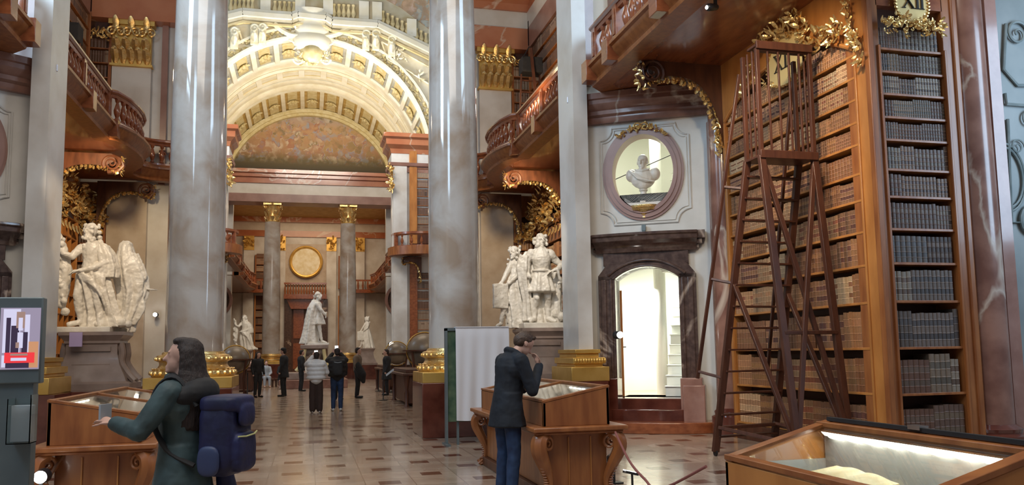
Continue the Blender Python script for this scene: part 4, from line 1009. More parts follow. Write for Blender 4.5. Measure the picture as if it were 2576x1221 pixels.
# cartouche with a ball at the crown
YF = 50.35
t = thing('crown_cartouche', (X0, YF, 19.3), 'large stucco cartouche with a golden ball at the crown of the great arch', 'cartouche')
P5 = lambda x, y: pt(x, y, Y=YF)
b = MB(); b.ball(P5(785, 135), (.72, .6, .70), 20); b.build('ball', 'relief_gold', t)
b = MB()
b.lathe([(.9, 0), (1.1, .3), (1.15, .7), (.95, 1.0), (1.1, 1.2), (1.0, 1.5), (.8, 1.9), (1.05, 2.3), (1.1, 2.6)], P5(785, 128), 24, sy=.5)
for sx in (-1, 1):
    b.scroll(P5(785 + sx * 36, 105), (sx, 0, 0), (0, 0, 1), .42, 1.8, .3, 22); b.scroll(P5(785 + sx * 30, 62), (sx, 0, 0), (0, 0, 1), .36, 1.8, .3, 22); b.scroll(P5(785 + sx * 34, 150), (sx, 0, 0), (0, 0, -1), .30, 1.6, .3, 22)
foliage(b, [P5(785 + 42 * cos(a), 105 + 50 * sin(a)) for a in [2 * pi * i / 22 for i in range(22)]], (0, -1, 0), .34, 2, rg)
b.build('stucco_frame', 'vault_white', t)
b = MB(); foliage(b, [P5(785 + 34 * cos(a), 140 + 22 * sin(a)) for a in [pi * i / 9 for i in range(10)]], (0, -1, 0), .32, 3, rg); b.build('festoon', 'relief_gold', t)
# broken cornice of the painted drum, with consoles and balusters above it
cpts = [(520, 62), (574, 45), (611, 36), (690, 43), (735, 46), (750, 40), (820, 48), (835, 58), (890, 62), (950, 66), (1078, 128), (1150, 168)]
for k, (r1, dy, m) in enumerate(((.14, 0, 'vault_white'), (.09, 11, 'vault_cream'), (.10, -10, 'vault_white'), (.06, 20, 'vault_yellow'))):
    b = MB(); pp = [pt(x, y + dy, Y=50.3 - (.25 if k != 1 else .1)) for x, y in cpts]
    for i in range(len(pp) - 1): b.bar(pp[i], pp[i + 1], r1 * 3.4, r1 * 2, (0, 0, 1))
    trim(b, m, smooth=0)
b = MB(); pl = [pt(x, y, Y=50.32) for x, y in cpts]; up_ = [pt(x, y - 70 - max(0, (x - 950)) * .3, Y=50.32) for x, y in cpts]
b.prism([(p.x, p.z) for p in pl] + [(p.x, p.z) for p in up_[::-1]], lambda u, v, d: (u, d, v), 50.34, 50.45); struct(b, 'wall_painted_drum', 'drum_paint', smooth=0)
b = MB(); q4 = [pt(x, y, Y=50.28) for x, y in ((950, -12), (965, -4), (1010, 20), (1078, 72), (1150, 120), (1150, -30), (950, -30))]; b.prism([(p.x, p.z) for p in q4], lambda u, v, d: (u, d, v), 50.28, 50.33); struct(b, 'wall_dome_fresco', 'dome_fresco', smooth=0)
b = MB(); w_ = MB()
for (xa, xb, n, za, zb_) in ((575, 640, 6, 40, -8), (685, 745, 5, 42, -4), (810, 895, 7, 52, 2), (958, 1078, 10, 66, 128)):
    for i in range(n):
        k = (i + .5) / n; x = xa + (xb - xa) * k
        y = (za + (zb_ - za) * k) if xb == 1078 else 44 + (x - 575) * .045
        p = pt(x, y - 8, Y=50.1); h = .95 if xb != 1078 else .85
        b.lathe([(.10, 0), (.06, .12 * h), (.16, .4 * h), (.07, .8 * h), (.12, h)], p, 10)
for x, y in ((668, 38), (755, 40), (825, 46), (915, 58), (948, 60), (1035, 102)):
    p = pt(x, y - 8, Y=50.15); w_.box(p.x - .30, p.x + .30, 49.95, 50.35, p.z, p.z + 1.15)
trim(b, 'vault_yellow'); trim(w_, 'vault_white', smooth=0)
b = MB()
for sx, xx, yy in ((1, 640, 92), (1, 920, 106), (1, 590, 100), (1, 985, 120), (1, 660, 90), (1, 945, 105)):
    p = pt(xx, yy, Y=50.2); b.box(p.x - .22, p.x + .22, 50.0, 50.5, p.z - .55, p.z + .6); b.scroll(p + Vector((0, -.2, .45)), (1, 0, 0), (0, 0, 1), .28, 1.5, .3, 18); b.leaf(p + Vector((0, -.2, -.4)), (0, 0, 1), (0, -1, 0), .7, .35, .8, .3)
for pts in ([(690, 60), (712, 78), (735, 88), (762, 90)], [(808, 92), (840, 88), (865, 78), (888, 66)]):
    b.tube(smooth_path([pt(x, y, Y=50.2) for x, y in pts], 5), .17, 8)
for pts in ([(960, 105), (1010, 130), (1078, 168)], [(975, 150), (1030, 180), (1085, 215)], [(575, 80), (600, 72), (612, 110)], [(960, 105), (975, 150)]):
    b.tube([pt(x, y, Y=50.4) for x, y in pts], .07, 6)
foliage(b, [pt(x, y, Y=50.4) for x, y in [(985, 130), (995, 140), (1005, 128), (992, 118), (1020, 150), (585, 100), (590, 110), (1000, 150), (1050, 190), (1060, 200)]], (0, -1, 0), .32, 3, rg)
trim(b, 'stucco_relief')

# walls between oval and far bay
for s in (1, -1):
    sd = 'right' if s > 0 else 'left'
    a, b_ = sorted((mx(s, 4.3), mx(s, 10)))
    struct(MB().box(a, b_, 44.6, 45.2, 0, 13.6), 'wall_far_bay_' + sd, 'pale_marble', smooth=0)
    trim(MB().sweep([(-.3, 11.6), (.06, 11.6), (.06, 11.9), (.16, 11.95), (.2, 12.12), (-.3, 12.12)], [(mx(s, 4.3), 46.5), (mx(s, 4.3), 44.6), (mx(s, 10), 44.6)], left=-s), 'mauve_marble', smooth=0)
    trim(MB().sweep([(-.3, 12.12), (.04, 12.12), (.04, 12.65), (-.3, 12.65)], [(mx(s, 4.3), 46.5), (mx(s, 4.3), 44.6), (mx(s, 10), 44.6)], left=-s), 'white_plaster', smooth=0)
    trim(MB().sweep([(-.3, 12.65), (.06, 12.65), (.12, 12.9), (.34, 13.1), (.36, 13.4), (.5, 13.5), (.5, 13.72), (-.3, 13.72)], [(mx(s, 4.3), 46.5), (mx(s, 4.3), 44.6), (mx(s, 10), 44.6)], left=-s), 'orange_marble', smooth=0)
    a, b_ = sorted((mx(s, 4.35), mx(s, 5.1))); trim(MB().box(a, b_, 44.4, 44.7, 0, 11.9), 'pale_marble', smooth=0)
    t = thing('gilded_capital', (mx(s, 4.4), 44.5, 10.5), 'distant gilded capital on the pier of the oval, %s side' % sd, 'capital')
    g = MB(); foliage(g, [(mx(s, 4.30), 44.35 + .1 * sin(i), 10.5 + 1.35 * i / 14) for i in range(15)], (-s, -1, 0), .26, 3, rg); g.build('leaves', 'gold', t)
    T = frame((mx(1, 5.25) if s > 0 else mx(-1, 7.6), 44.5, 0), (1, 0, 0), (0, 1, 0))
    bookcase(T, 2.35, [8.2 + .52 * i for i in range(8)], 'distant upper bookcase beside the pier of the oval, %s side' % sd, .42, .25, 13.2, None, 'golden_walnut', FARB, .12, rgs=40 + s, seg=2, zb=7.6)
    bookcase(T, 2.35, [1.2 + .56 * i for i in range(9)], 'distant lower bookcase under the far gallery, %s side' % sd, .42, .25, 6.8, None, 'mahogany', FARB, .12, rgs=42 + s, seg=2)
    # side walls of the oval, bay and far wing
    a, b_ = sorted((mx(s, 13), mx(s, 13.4))); struct(MB().box(a, b_, 27, 44.6, 0, 12), 'wall_oval_' + sd, 'tan_marble', smooth=0)
    a, b_ = sorted((mx(s, 7.1), mx(s, 7.5))); struct(MB().box(a, b_, 45, 73.2, 0, 14), 'wall_far_' + sd, 'pale_marble', smooth=0)
    bookcase(frame((mx(1, 7.0), 54.0, 0), (0, -1, 0), (1, 0, 0)) if s > 0 else frame((mx(-1, 7.0), 46, 0), (0, 1, 0), (-1, 0, 0)), 8, [1.2 + .6 * i for i in range(9)], 'distant dark bookcase in the far bay, %s side' % sd, .2, .25, 6.8, None, 'mahogany', FARB, .16, rgs=50 + s, seg=1)
    bookcase(frame((mx(1, 7.0), 70.0, 0), (0, -1, 0), (1, 0, 0)) if s > 0 else frame((mx(-1, 7.0), 57.5, 0), (0, 1, 0), (-1, 0, 0)), 12, [1.2 + .6 * i for i in range(9)], 'distant dark bookcase in the far wing, %s side' % sd, .3, .25, 6.8, None, 'mahogany', FARB, .2, rgs=54 + s, seg=1)
    # far towers with oval niches
    Tt = frame((mx(s, 5.9), 55.9 if False else 53.8, 0), (1, 0, 0), (0, 1, 0))
    b = MB(); a, b_ = sorted((mx(s, 5.0), mx(s, 7.1))); b.box(a, b_, 55.6, 56.2, 0, 6.8); b.box(a, b_, 56.0, 56.4, 6.9, 12); struct(b, 'wall_far_tower_' + sd, 'white_plaster', smooth=0)
    t = thing('oval_niche', (mx(s, 5.9), 55.5, 4.3), 'small distant oval niche with pale bust on the %s far tower' % sd, 'niche')
    b = MB(); an = [2 * pi * i / 32 for i in range(32)]; xc = mx(s, 5.7)
    b.ring([(xc + .8 * cos(a), 5.2 + 1.0 * sin(a)) for a in an], [(xc + .62 * cos(a), 5.2 + .8 * sin(a)) for a in an], lambda u, v, d: (u, d, v), 55.4, 55.62); b.build('marble_frame', 'mauve_marble', t)
    b = MB(); b.prism([(xc + .64 * cos(a), 5.2 + .82 * sin(a)) for a in an], lambda u, v, d: (u, d, v), 55.56, 55.6); b.build('dark_disc', 'dark_marble', t)  # flat dark disc stands in for the shaded hollow of the niche
    b = MB(); b.ball((xc, 55.3, 5.05), (.3, .16, .3), 10); b.ball((xc, 55.3, 5.55), (.12, .13, .16), 10); b.lathe([(.2, 4.5), (.1, 4.6), (.1, 4.8)], (xc, 55.3, 0), 10); remesh(b.build('bust', 'statue_marble', t), .04, 2)
# entablature over the far column screen
for (z0, z1, o, m) in ((11.5, 12.03, 0, 'mauve_marble'), (12.03, 12.72, -.04, 'cream_marble'), (12.72, 13.1, .06, 'orange_marble'), (13.1, 13.35, .22, 'orange_marble'), (13.35, 13.58, .4, 'orange_marble')):
    trim(MB().box(X0 - 7.3, X0 + 7.3, 54.3 - o, 55.8, z0, z1), m, smooth=0)
    for s in ():
        a, b_ = sorted((mx(s, 5.1), mx(s, 7.2))); trim(MB().box(a, b_, 54.6 - o, 55.9, z0, z1), m, smooth=0)
struct(MB().box(X0 - 7.3, X0 + 7.3, 55.8, 73, 13.5, 13.58), 'ceiling_far_wing', 'coffer_gold', smooth=0)
struct(MB().box(X0 - 7.3, X0 + 7.3, 72.9, 73.4, 0, 13.5), 'wall_end', 'pale_marble', smooth=0)
YE = 72.85; pe0 = pt(770, 660, Y=YE)
for (z0, z1, o, m) in ((11.83, 12.36, 0.12, 'orange_marble'), (12.36, 13.07, .05, 'cream_marble'), (13.07, 13.5, .45, 'orange_marble')):
    trim(MB().box(X0 - 7.2, X0 + 7.2, YE - o, YE + .1, z0, z1), m, smooth=0)
XE = pe0.x - X0
for x in (XE - 4.75, XE - 2.15, XE + 2.15, XE + 4.6):
    trim(MB().box(X0 + x - .42, X0 + x + .42, YE - .25, YE, 0, 10.6), 'pale_marble', smooth=0)
    t = thing('gilded_capital', (X0 + x, YE - .2, 10.6), 'small far gilded capital on the end wall, %s' % ('outer one left of the round relief' if x < XE - 3 else 'just left of the round relief' if x < XE else 'just right of the round relief' if x < XE + 3 else 'outer one right of the round relief'), 'capital')
    g = MB().box(X0 + x - .42, X0 + x + .42, YE - .3, YE, 10.6, 11.83); foliage(g, [(X0 + x - .35 + .7 * R.random(), YE - .3, 10.7 + 1.05 * R.random()) for i in range(10)], (0, -1, 0), .3, 2); g.build('leaves', 'gold_matte', t)
def pe(x, y, d=0): return pt(x, y, Y=YE - d)
b = MB(); a, c = pe(722, 895), pe(817, 768); b.box(a.x - .25, a.x + .35, YE - .5, YE, 0, c.z); b.box(c.x - .35, c.x + .25, YE - .5, YE, 0, c.z); b.box(a.x - .25, c.x + .25, YE - .5, YE, c.z, c.z + .5)
struct(b, 'door_3', 'dark_marble', smooth=0)
t = thing('end_door', ((a.x + c.x) / 2, YE - .1, 0), 'tall dark double door at the far end behind the central statue', 'door')
xm = (a.x + c.x) / 2
for x0, x1 in ((a.x + .3, xm - .01), (xm + .01, c.x - .3)): 
    p = MB().box(x0, x1, YE - .2, YE - .1, 0, c.z).build('door_leaf', 'dark_wood', t); MB().box(x0 + .2, x1 - .2, YE - .25, YE - .2, .4, 2.6).box(x0 + .2, x1 - .2, YE - .25, YE - .2, 3.0, c.z - .4).build('panel', 'mahogany', p)
b = MB(); a, c = pe(714, 745, .9), pe(822, 712, .9); b.box(a.x, c.x, YE - 1.0, YE, a.z - .25, a.z + .15); b.prism([(a.x + .2, a.z - .25), (c.x - .2, a.z - .25), (c.x - .6, a.z - 1.1), (a.x + .6, a.z - 1.1)], lambda u, v, d: (u, d, v), YE - .7, YE)
t = thing('small_balcony', ((a.x + c.x) / 2, YE - .5, a.z), 'small balcony with balusters above the far end door', 'balcony')
b.build('deck', 'mahogany', t); MB().box(a.x, c.x, YE - 1.0, YE - .8, c.z - .15, c.z).build('handrail', 'mahogany', t)
for i in range(16): x = a.x + .1 + (c.x - a.x - .2) * i / 15; MB().lathe([(.05, a.z), (.1, a.z + .4), (.04, a.z + .9), (.06, c.z)], (x, YE - .9, 0), 6).build('baluster', 'walnut', t)
t = thing('round_relief', (pe(770, 660).x, YE - .2, 8.5), 'round pale relief medallion in a dark gilt frame on the end wall', 'relief')
p = pe(770, 660, .1); b = MB(); b.lathe([(1.18, 0), (1.18, .06), (1.1, .12), (0, .14)], (p.x, YE - .3, p.z), 40, axis='y'); b.build('disc', 'stucco_relief', t)
b = MB(); b.tube([(p.x + 1.30 * cos(a), YE - .3, p.z + 1.30 * sin(a)) for a in [2 * pi * i / 40 for i in range(40)]], .13, 8, closed=True); b.build('gilt_frame', 'gold_matte', t)
b = MB(); b.box(p.x - 2.0, p.x + 2.0, YE - .12, YE, 7.6, 11.2); trim(b, 'tan_marble', smooth=0)
for s in (1, -1):
    T = frame((pe0.x + (2.75 if s > 0 else -4.25), YE - .2, 0), (1, 0, 0), (0, 1, 0))
    sd = 'right' if s > 0 else 'left'
    bookcase(T, 1.7, [1.0 + .65 * i for i in range(8)], 'far end lower bookcase, %s of the door' % sd, .12, .2, 6.7, None, 'golden_walnut', FARB, .2, rgs=60 + s, seg=1)
    bookcase(T, 1.7, [7.6 + .6 * i for i in range(5)], 'far end upper bookcase, %s of the round relief' % sd, .12, .2, 10.2, None, 'walnut', FARB, .2, rgs=62 + s, seg=1, zb=7.3)
    t = gallery(s, [(7.0, 72.0), (3.0, 72.0)][::-1] if s < 0 else [(3.0, 72.0), (7.0, 72.0)], 7.2, 'short gallery in front of the end wall bookcase, %s side' % sd, [.3, 3.6], nb=.5, detail=False) if False else None
    b = MB(); a, c = sorted((mx(s, 3.0), mx(s, 7.2))); b.box(a, c, 71.9, YE, 6.9, 7.2); b.box(a, c, 71.85, 71.95, 7.9, 8.05)
    for i in range(10): b.lathe([(.05, 7.2), (.1, 7.5), (.05, 7.9)], (a + (c - a) * (i + .5) / 10, 71.9, 0), 6)
    b.build('end_gallery', 'mahogany', None, 'far end gallery with balusters, %s of the door' % sd, 'gallery')
# entablature and niche piers of the oval seen past the columns
for s in (1, -1):
    for y in (57.5, 63, 68.5):
        a, b_ = sorted((mx(s, 6.6), mx(s, 7.1))); trim(MB().box(a, b_, y, y + .9, 0, 11.8), 'pale_marble', smooth=0)
    a, b_ = sorted((mx(s, 6.4), mx(s, 7.1))); trim(MB().box(a, b_, 56, 73, 11.8, 14), 'orange_marble', smooth=0)
X0 = 0.38
# ================================================================ statues
def drape(mb, st, k, n=56, ph=0.0, P=None):
    """closed fluted cloth: stations (x,y,z,rx,ry,amp)"""
    vs = []; m = len(st)
    for j, (x, y, z, rx, ry, am) in enumerate(st):
        for i in range(n):
            a = 2 * pi * i / n; f = 1 + am * (sin(k * a + ph + j * .35) * .7 + sin(k * 1.7 * a + ph * 2 - j * .5) * .3)
            v = Vector((x + rx * f * cos(a), y + ry * f * sin(a), z)); vs.append(P(*v) if P else v)
    fs = [(j * n + i, j * n + (i + 1) % n, (j + 1) * n + (i + 1) % n, (j + 1) * n + i) for j in range(m - 1) for i in range(n)]
    fs += [tuple(range(n - 1, -1, -1)), tuple((m - 1) * n + i for i in range(n))]
    return mb.add(vs, fs)
def carved_head(g, H, k, hair=True, rg=R, yaw=0.0):
    k *= 1.0; sc = 1.16; H0 = H; H = lambda x, y, z: H0(x * sc, y * sc, z * sc); k *= sc
    q = Matrix.Rotation(yaw, 3, 'Z'); P = lambda x, y, z: H(*(q @ Vector((x, y, z))))
    g.ball(P(0, .01, .03), (.098 * k, .115 * k, .125 * k), 14); g.ball(P(0, -.045, -.05), (.07 * k, .07 * k, .10 * k), 12)
    g.ball(P(0, -.13, -.015), (.016 * k, .03 * k, .04 * k), 8); g.ball(P(0, -.105, .035), (.06 * k, .02 * k, .014 * k), 8)
    g.ball(P(0, -.105, -.075), (.03 * k, .016 * k, .012 * k), 8); g.ball(P(0, -.10, -.12), (.03 * k, .026 * k, .022 * k), 8)
    for sx in (-1, 1): g.ball(P(sx * .04, -.09, .005), (.016 * k, .014 * k, .010 * k), 6)
    if hair:
        for i in range(34):
            a = rg.uniform(-.35 * pi, 1.35 * pi); z = rg.uniform(-.24, .13); rr = .115 + max(0, -z) * .18
            p0 = P(rr * cos(a), rr * .9 * sin(a) * 1.05 + .03, z); g.ball(p0, rg.uniform(.026, .045) * k, 8)
def statue_obj(T, name, label, cat, builder, k=1.0, vox=.012, base=None, mat_='statue_marble', disp=(.034, .10)):
    t = thing(name, T.translation, label, cat)
    g = MB(T); builder(g, k); remesh(g.build('figure', mat_, t), vox, 1, disp)
    if base: MB(T).box(*base).build('base_block', 'statue_marble', t, bevel=.012)
    return t
def hand(g, w, d, k=1.0, up=(0, 0, 1), curl=.5):
    """palm and five fingers from wrist w along d"""
    w = Vector(w); d = Vector(d).normalized(); x = d.cross(Vector(up)); x = x.normalized() if x.length > .01 else Vector((1, 0, 0)); n = x.cross(d)
    c = w + d * .05 * k; g.cap(w, w + d * .075 * k, .022 * k, .030 * k, 8)
    for i, (o, L_) in enumerate(((-.030, .062), (-.010, .075), (.010, .070), (.028, .055))):
        b = w + d * .085 * k + x * o * k; m = b + (d * (1 - .3 * curl) - n * .5 * curl).normalized() * L_ * .55 * k; e = m + (d * (1 - curl) - n * curl).normalized() * L_ * .5 * k
        g.limb([b - d * .02 * k, m, e], [.0095 * k, .009 * k, .0075 * k], 7)
    b = w + d * .03 * k - x * .028 * k; g.limb([b, b + (d * .6 - x * .6 - n * .2) * .045 * k, b + (d * 1.0 - x * .7 - n * .5) * .07 * k], [.012 * k, .010 * k, .008 * k], 7)
rs = random.Random(21)
def st_armoured(g, k):
    P = lambda x, y, z: Vector((x, y, z)) * k
    for sx, kn, an, to in ((-1, (-.13, -.04, .54), (-.17, .02, .10), (-.30, -.14, .04)), (1, (.14, -.02, .54), (.15, .03, .10), (.27, -.12, .04))):
        g.limb([P(sx * .11, 0, 1.0), P(*kn), P(an[0], an[1] + .02, .36), P(*an)], [.12 * k, .078 * k, .078 * k, .05 * k]); g.cap(P(*an), P(*to), .055 * k, .042 * k)
        g.ball(P(kn[0], kn[1] - .05, kn[2] + .02), .06 * k, 10)
    g.limb([P(0, 0, 1.02), P(0, 0, 1.2), P(.0, -.02, 1.42), P(0, .01, 1.58)], [.18 * k, .165 * k, .215 * k, .17 * k], 18); g.ball(P(0, -.06, 1.40), (.19 * k, .16 * k, .22 * k), 16)
    g.tube([P(.19 * cos(a), .17 * sin(a) - .02, 1.16) for a in [2 * pi * i / 20 for i in range(20)]], .025 * k, 8, closed=True)
    drape(g, [(0, 0, 1.16, .18, .16, .03), (0, 0, 1.05, .215, .19, .08), (0, 0, .88, .27, .23, .12), (0, 0, .70, .33, .26, .13), (0, 0, .68, .30, .22, .1)], 9, P=P)
    g.limb([P(.22, .0, 1.56), P(.34, .04, 1.42), P(.50, .03, 1.30), P(.36, -.10, 1.20), P(.24, -.18, 1.16)], [.10 * k, .082 * k, .068 * k, .055 * k, .042 * k]); hand(g, P(.26, -.17, 1.16), (-.9, -.1, -.25), 1.3 * k)
    g.limb([P(-.22, .0, 1.56), P(-.33, .05, 1.36), P(-.38, .02, 1.18), P(-.30, -.12, 1.02)], [.10 * k, .085 * k, .065 * k, .045 * k])
    g.cap(P(0, 0, 1.60), P(0, 0, 1.74), .07 * k, .065 * k); carved_head(g, lambda x, y, z: P(x, y, z + 1.84), k, rg=rs, yaw=.1)
    drape(g, [(-.05, .18, 1.62, .25, .09, .1), (-.12, .20, 1.35, .36, .12, .16), (-.10, .20, .95, .40, .13, .2), (-.05, .2, .5, .40, .14, .2), (0, .2, .0, .42, .16, .2)], 8, ph=1, P=P)
    drape(g, [(-.38, .0, 1.50, .12, .12, .12), (-.42, .0, 1.25, .15, .13, .2), (-.40, .02, .9, .12, .12, .25), (-.33, .04, .5, .10, .11, .25), (-.30, .06, .05, .14, .14, .2)], 5, ph=2, P=P)
    drape(g, [(.36, .1, 1.15, .08, .08, .1), (.38, .1, .9, .12, .1, .2), (.36, .12, .5, .13, .11, .25), (.32, .12, .0, .17, .14, .2)], 5, ph=.4, P=P)
    g.limb([P(.30, -.24, 1.18), P(.36, -.2, 1.02), P(.42, -.16, .90), P(.36, -.14, .88)], [.035 * k] * 4)
    for c, r in (((.45, .0, .14), .11), ((.58, .02, .10), .09), ((.34, .05, .2), .12), ((.68, .0, .12), .07), ((.72, 0, .2), .06)): g.ball(P(*c), r * k, 10)
def st_leaning(g, k):
    P = lambda x, y, z: Vector((x, y, z)) * k
    g.limb([P(-.02, 0, .95), P(.02, 0, 1.25), P(.04, .02, 1.48)], [.15 * k, .13 * k, .14 * k]); g.cap(P(.04, .02, 1.5), P(.03, .02, 1.62), .06 * k, .06 * k)
    g.ball(P(.04, .04, 1.74), (.115 * k, .13 * k, .15 * k), 14); carved_head(g, lambda x, y, z: P(x - .01, y, z + 1.74), .9 * k, rg=rs, yaw=-.9)
    g.limb([P(-.06, 0, 1.50), P(-.20, -.04, 1.28), P(-.34, -.1, 1.06), P(-.40, -.1, .98)], [.075 * k, .06 * k, .045 * k, .04 * k]); g.limb([P(.12, 0, 1.48), P(.02, -.16, 1.2), P(-.2, -.16, 1.02)], [.07 * k, .055 * k, .04 * k])
    v = [P(x, y, z) for z in (.45, 1.0) for x, y in ((-.58, -.22), (-.22, -.16), (-.2, -.02), (-.56, -.06))]
    g.add(v, [(3, 2, 1, 0), (4, 5, 6, 7), (0, 1, 5, 4), (1, 2, 6, 5), (2, 3, 7, 6), (3, 0, 4, 7)])
    drape(g, [(.0, 0, 1.2, .14, .13, .1), (.0, 0, .95, .22, .17, .16), (.04, 0, .6, .28, .2, .2), (.1, 0, .25, .30, .22, .22), (.14, .0, 0, .34, .24, .2)], 8, P=P)
    g.limb([P(-.12, 0, .8), P(-.28, -.1, .55), P(-.36, -.02, .10), P(-.48, -.12, .04)], [.11 * k, .075 * k, .045 * k, .04 * k]); g.limb([P(-.28, -.1, .5), P(-.2, -.06, .12)], [.02 * k, .02 * k])
def st_robed(g, k):
    P = lambda x, y, z: Vector((x, y, z)) * k
    g.limb([P(0, 0, 1.0), P(.03, 0, 1.25), P(.04, .0, 1.5)], [.18 * k, .17 * k, .19 * k], 16)
    g.limb([P(-.12, -.02, 1.0), P(-.18, -.10, .62), P(-.16, -.04, .34), P(-.13, .0, .1), P(-.30, -.14, .05)], [.13 * k, .085 * k, .08 * k, .052 * k, .05 * k]); g.limb([P(.12, 0, 1.0), P(.15, -.06, .55), P(.14, .02, .1), P(.18, -.14, .05)], [.13 * k, .09 * k, .05 * k, .045 * k])
    g.cap(P(.02, 0, 1.58), P(.0, 0, 1.72), .07 * k, .065 * k); carved_head(g, lambda x, y, z: P(x - .02, y, z + 1.84), k, rg=rs, yaw=-.5)
    for i in range(9): g.ball(P(-.06 + rs.uniform(-.05, .05), -.10, 1.72 - i * .025), .035 * k, 8)
    g.limb([P(-.18, 0, 1.52), P(-.30, -.12, 1.34), P(-.42, -.18, 1.38), P(-.50, -.16, 1.46)], [.085 * k, .07 * k, .05 * k, .045 * k])
    g.limb([P(.22, .0, 1.52), P(.30, -.06, 1.24), P(.10, -.22, 1.12), P(-.12, -.26, 1.06)], [.10 * k, .085 * k, .06 * k, .045 * k]); hand(g, P(-.12, -.26, 1.06), (-.9, -.1, -.2), 1.3 * k)
    drape(g, [(.16, .02, 1.58, .14, .16, .08), (.22, .03, 1.40, .20, .2, .14), (.26, .03, 1.15, .22, .2, .2), (.24, .02, .95, .24, .18, .2)], 7, P=P)
    drape(g, [(.02, 0, 1.12, .21, .18, .1), (.04, -.02, 1.0, .27, .23, .18), (.08, -.02, .85, .26, .22, .22), (.14, 0, .6, .26, .2, .26), (.20, .04, .3, .28, .2, .28), (.26, .06, 0, .36, .24, .26)], 9, ph=1.3, P=P)
    for i in range(6): g.tube(smooth_path([P(-.20 + .02 * i, -.22, 1.06 - .03 * i), P(.0 + .03 * i, -.27, .96 - .04 * i), P(.2 + .02 * i, -.22, .74 - .05 * i), P(.36, -.08, .45 - .05 * i), P(.5, .02, .2 - .02 * i)], 5), .03 * k, 7)
    g.limb([P(-.58, .0, 1.78), P(-.50, .0, 1.50), P(-.44, .0, 1.1), P(-.46, .0, .7), P(-.50, .02, .45)], [.05 * k, .09 * k, .12 * k, .11 * k, .10 * k], 10)
    for i in range(14): g.ball(P(-.50 + rs.uniform(-.1, .1), -.08, .5 + i * .09), rs.uniform(.04, .07) * k, 8)
    for c, r in (((.42, 0, .10), .12), ((.58, -.02, .08), .10), ((.70, 0, .05), .08), ((-.42, .02, .3), .08)): g.ball(P(*c), r * k, 10)
def st_hooded(g, k):
    P = lambda x, y, z: Vector((x, y, z)) * k
    drape(g, [(0, 0, 1.86, .06, .06, .02), (0, 0, 1.80, .12, .13, .05), (.0, 0, 1.62, .17, .16, .06), (.05, 0, 1.4, .25, .2, .12), (.12, 0, 1.1, .31, .2, .2), (.16, 0, .8, .26, .18, .25), (.12, 0, .5, .22, .16, .25), (.04, 0, .2, .2, .16, .2), (0, 0, 0, .2, .16, .2)], 7, P=P)
    for i in range(5): g.tube(smooth_path([P(.0 + i * .06, -.12, 1.6), P(.25 + i * .04, -.10, 1.15), P(.40 - i * .03, -.06, .9), P(.28 + .03 * i, -.1, .5), P(.06 + .04 * i, -.1, .15)], 5), .028 * k, 7)
    g.limb([P(.35, -.05, .92), P(.5, -.06, .86), P(.62, -.06, .86)], [.03 * k, .02 * k, .012 * k])
def pedestal(T, label, w=1.08, h=1.1, small=False):
    t = thing('statue_pedestal', T.translation, label, 'pedestal')
    hw = w / 2; prof = [(hw * 1.30, 0), (hw * 1.30, h * .10), (hw * 1.16, h * .14), (hw * 1.10, h * .22), (hw * .90, h * .42), (hw * .80, h * .62), (hw * .80, h * .78), (hw * .86, h * .80), (hw * .86, h * .84), (hw * .98, h * .92), (hw * 1.02, h * .94), (hw * 1.02, h)]
    r2 = sqrt(2); b = MB(T); b.lathe([(r * r2, z) for r, z in prof], (0, 0, 0), 4, a0=pi / 4, a1=pi / 4 + 2 * pi, sy=.8); b.build('body', 'pedestal_marble', t, smooth=25)
    if not small:
        b = MB(T); b.box(-hw * .6, hw * .6, -hw * .70, -hw * .5, h * .66, h * .74); b.box(-hw * .6, hw * .6, -hw * .72, -hw * .5, h * .40, h * .44); b.build('panel_moulding', 'pedestal_marble', t)
        b = MB(T)
        for sx in (-1, 1):
            pp = smooth_path([(sx * hw * .86, 0, h * .80), (sx * hw * .92, 0, h * .62), (sx * hw * .90, 0, h * .46), (sx * hw * 1.10, 0, h * .28), (sx * hw * 1.34, 0, h * .14)], 4)
            for yy in (-.30, .30): b.tube([p + Vector((0, yy * w * .75, 0)) for p in pp], .07, 8)
        b.build('scroll_volute', 'pedestal_marble', t)
    return t
TrS = lambda x, y, z, r=0: Matrix.Translation((x, y, z)) @ Matrix.Rotation(r, 4, 'Z')
pedestal(TrS(5.03, 17.5, 1.0), 'mauve marble pedestal under the armoured statue, behind the man')
statue_obj(TrS(5.03, 17.42, 2.22), 'marble_statue', 'white marble statue of a man in armour, hand on hip, right of the middle', 'statue', st_armoured, 1.0, base=(-.50, .42, -.3, .3, -.12, .0))
statue_obj(TrS(4.50, 17.75, 2.12, .1), 'marble_statue', 'marble figure leaning away with a box, behind the armoured statue', 'statue', st_leaning, .98)
pedestal(TrS(-4.02, 17.5, 1.0), 'mauve marble pedestal under the robed statue at the left, small violet card on it', w=1.12)
statue_obj(TrS(-4.16, 17.42, 2.20), 'marble_statue', 'cream marble statue of a robed bearded man at the left, holding his cloak', 'statue', st_robed, 1.02, base=(-.52, .45, -.3, .3, -.12, .0))
statue_obj(TrS(-3.62, 17.85, 2.10), 'marble_statue', 'hooded marble figure standing behind the robed statue at the left', 'statue', st_hooded, 1.0)
p = pt(191, 854, Y=16.95); MB().box(p.x - .11, p.x + .11, 16.93, 16.97, p.z - .14, p.z + .13).build('card', 'violet_card', None, 'small violet card on the front of the left statue pedestal', 'card')
q = MB().box(p.x - .03, p.x + .035, 16.92, 16.93, p.z - .1, p.z + .1); 
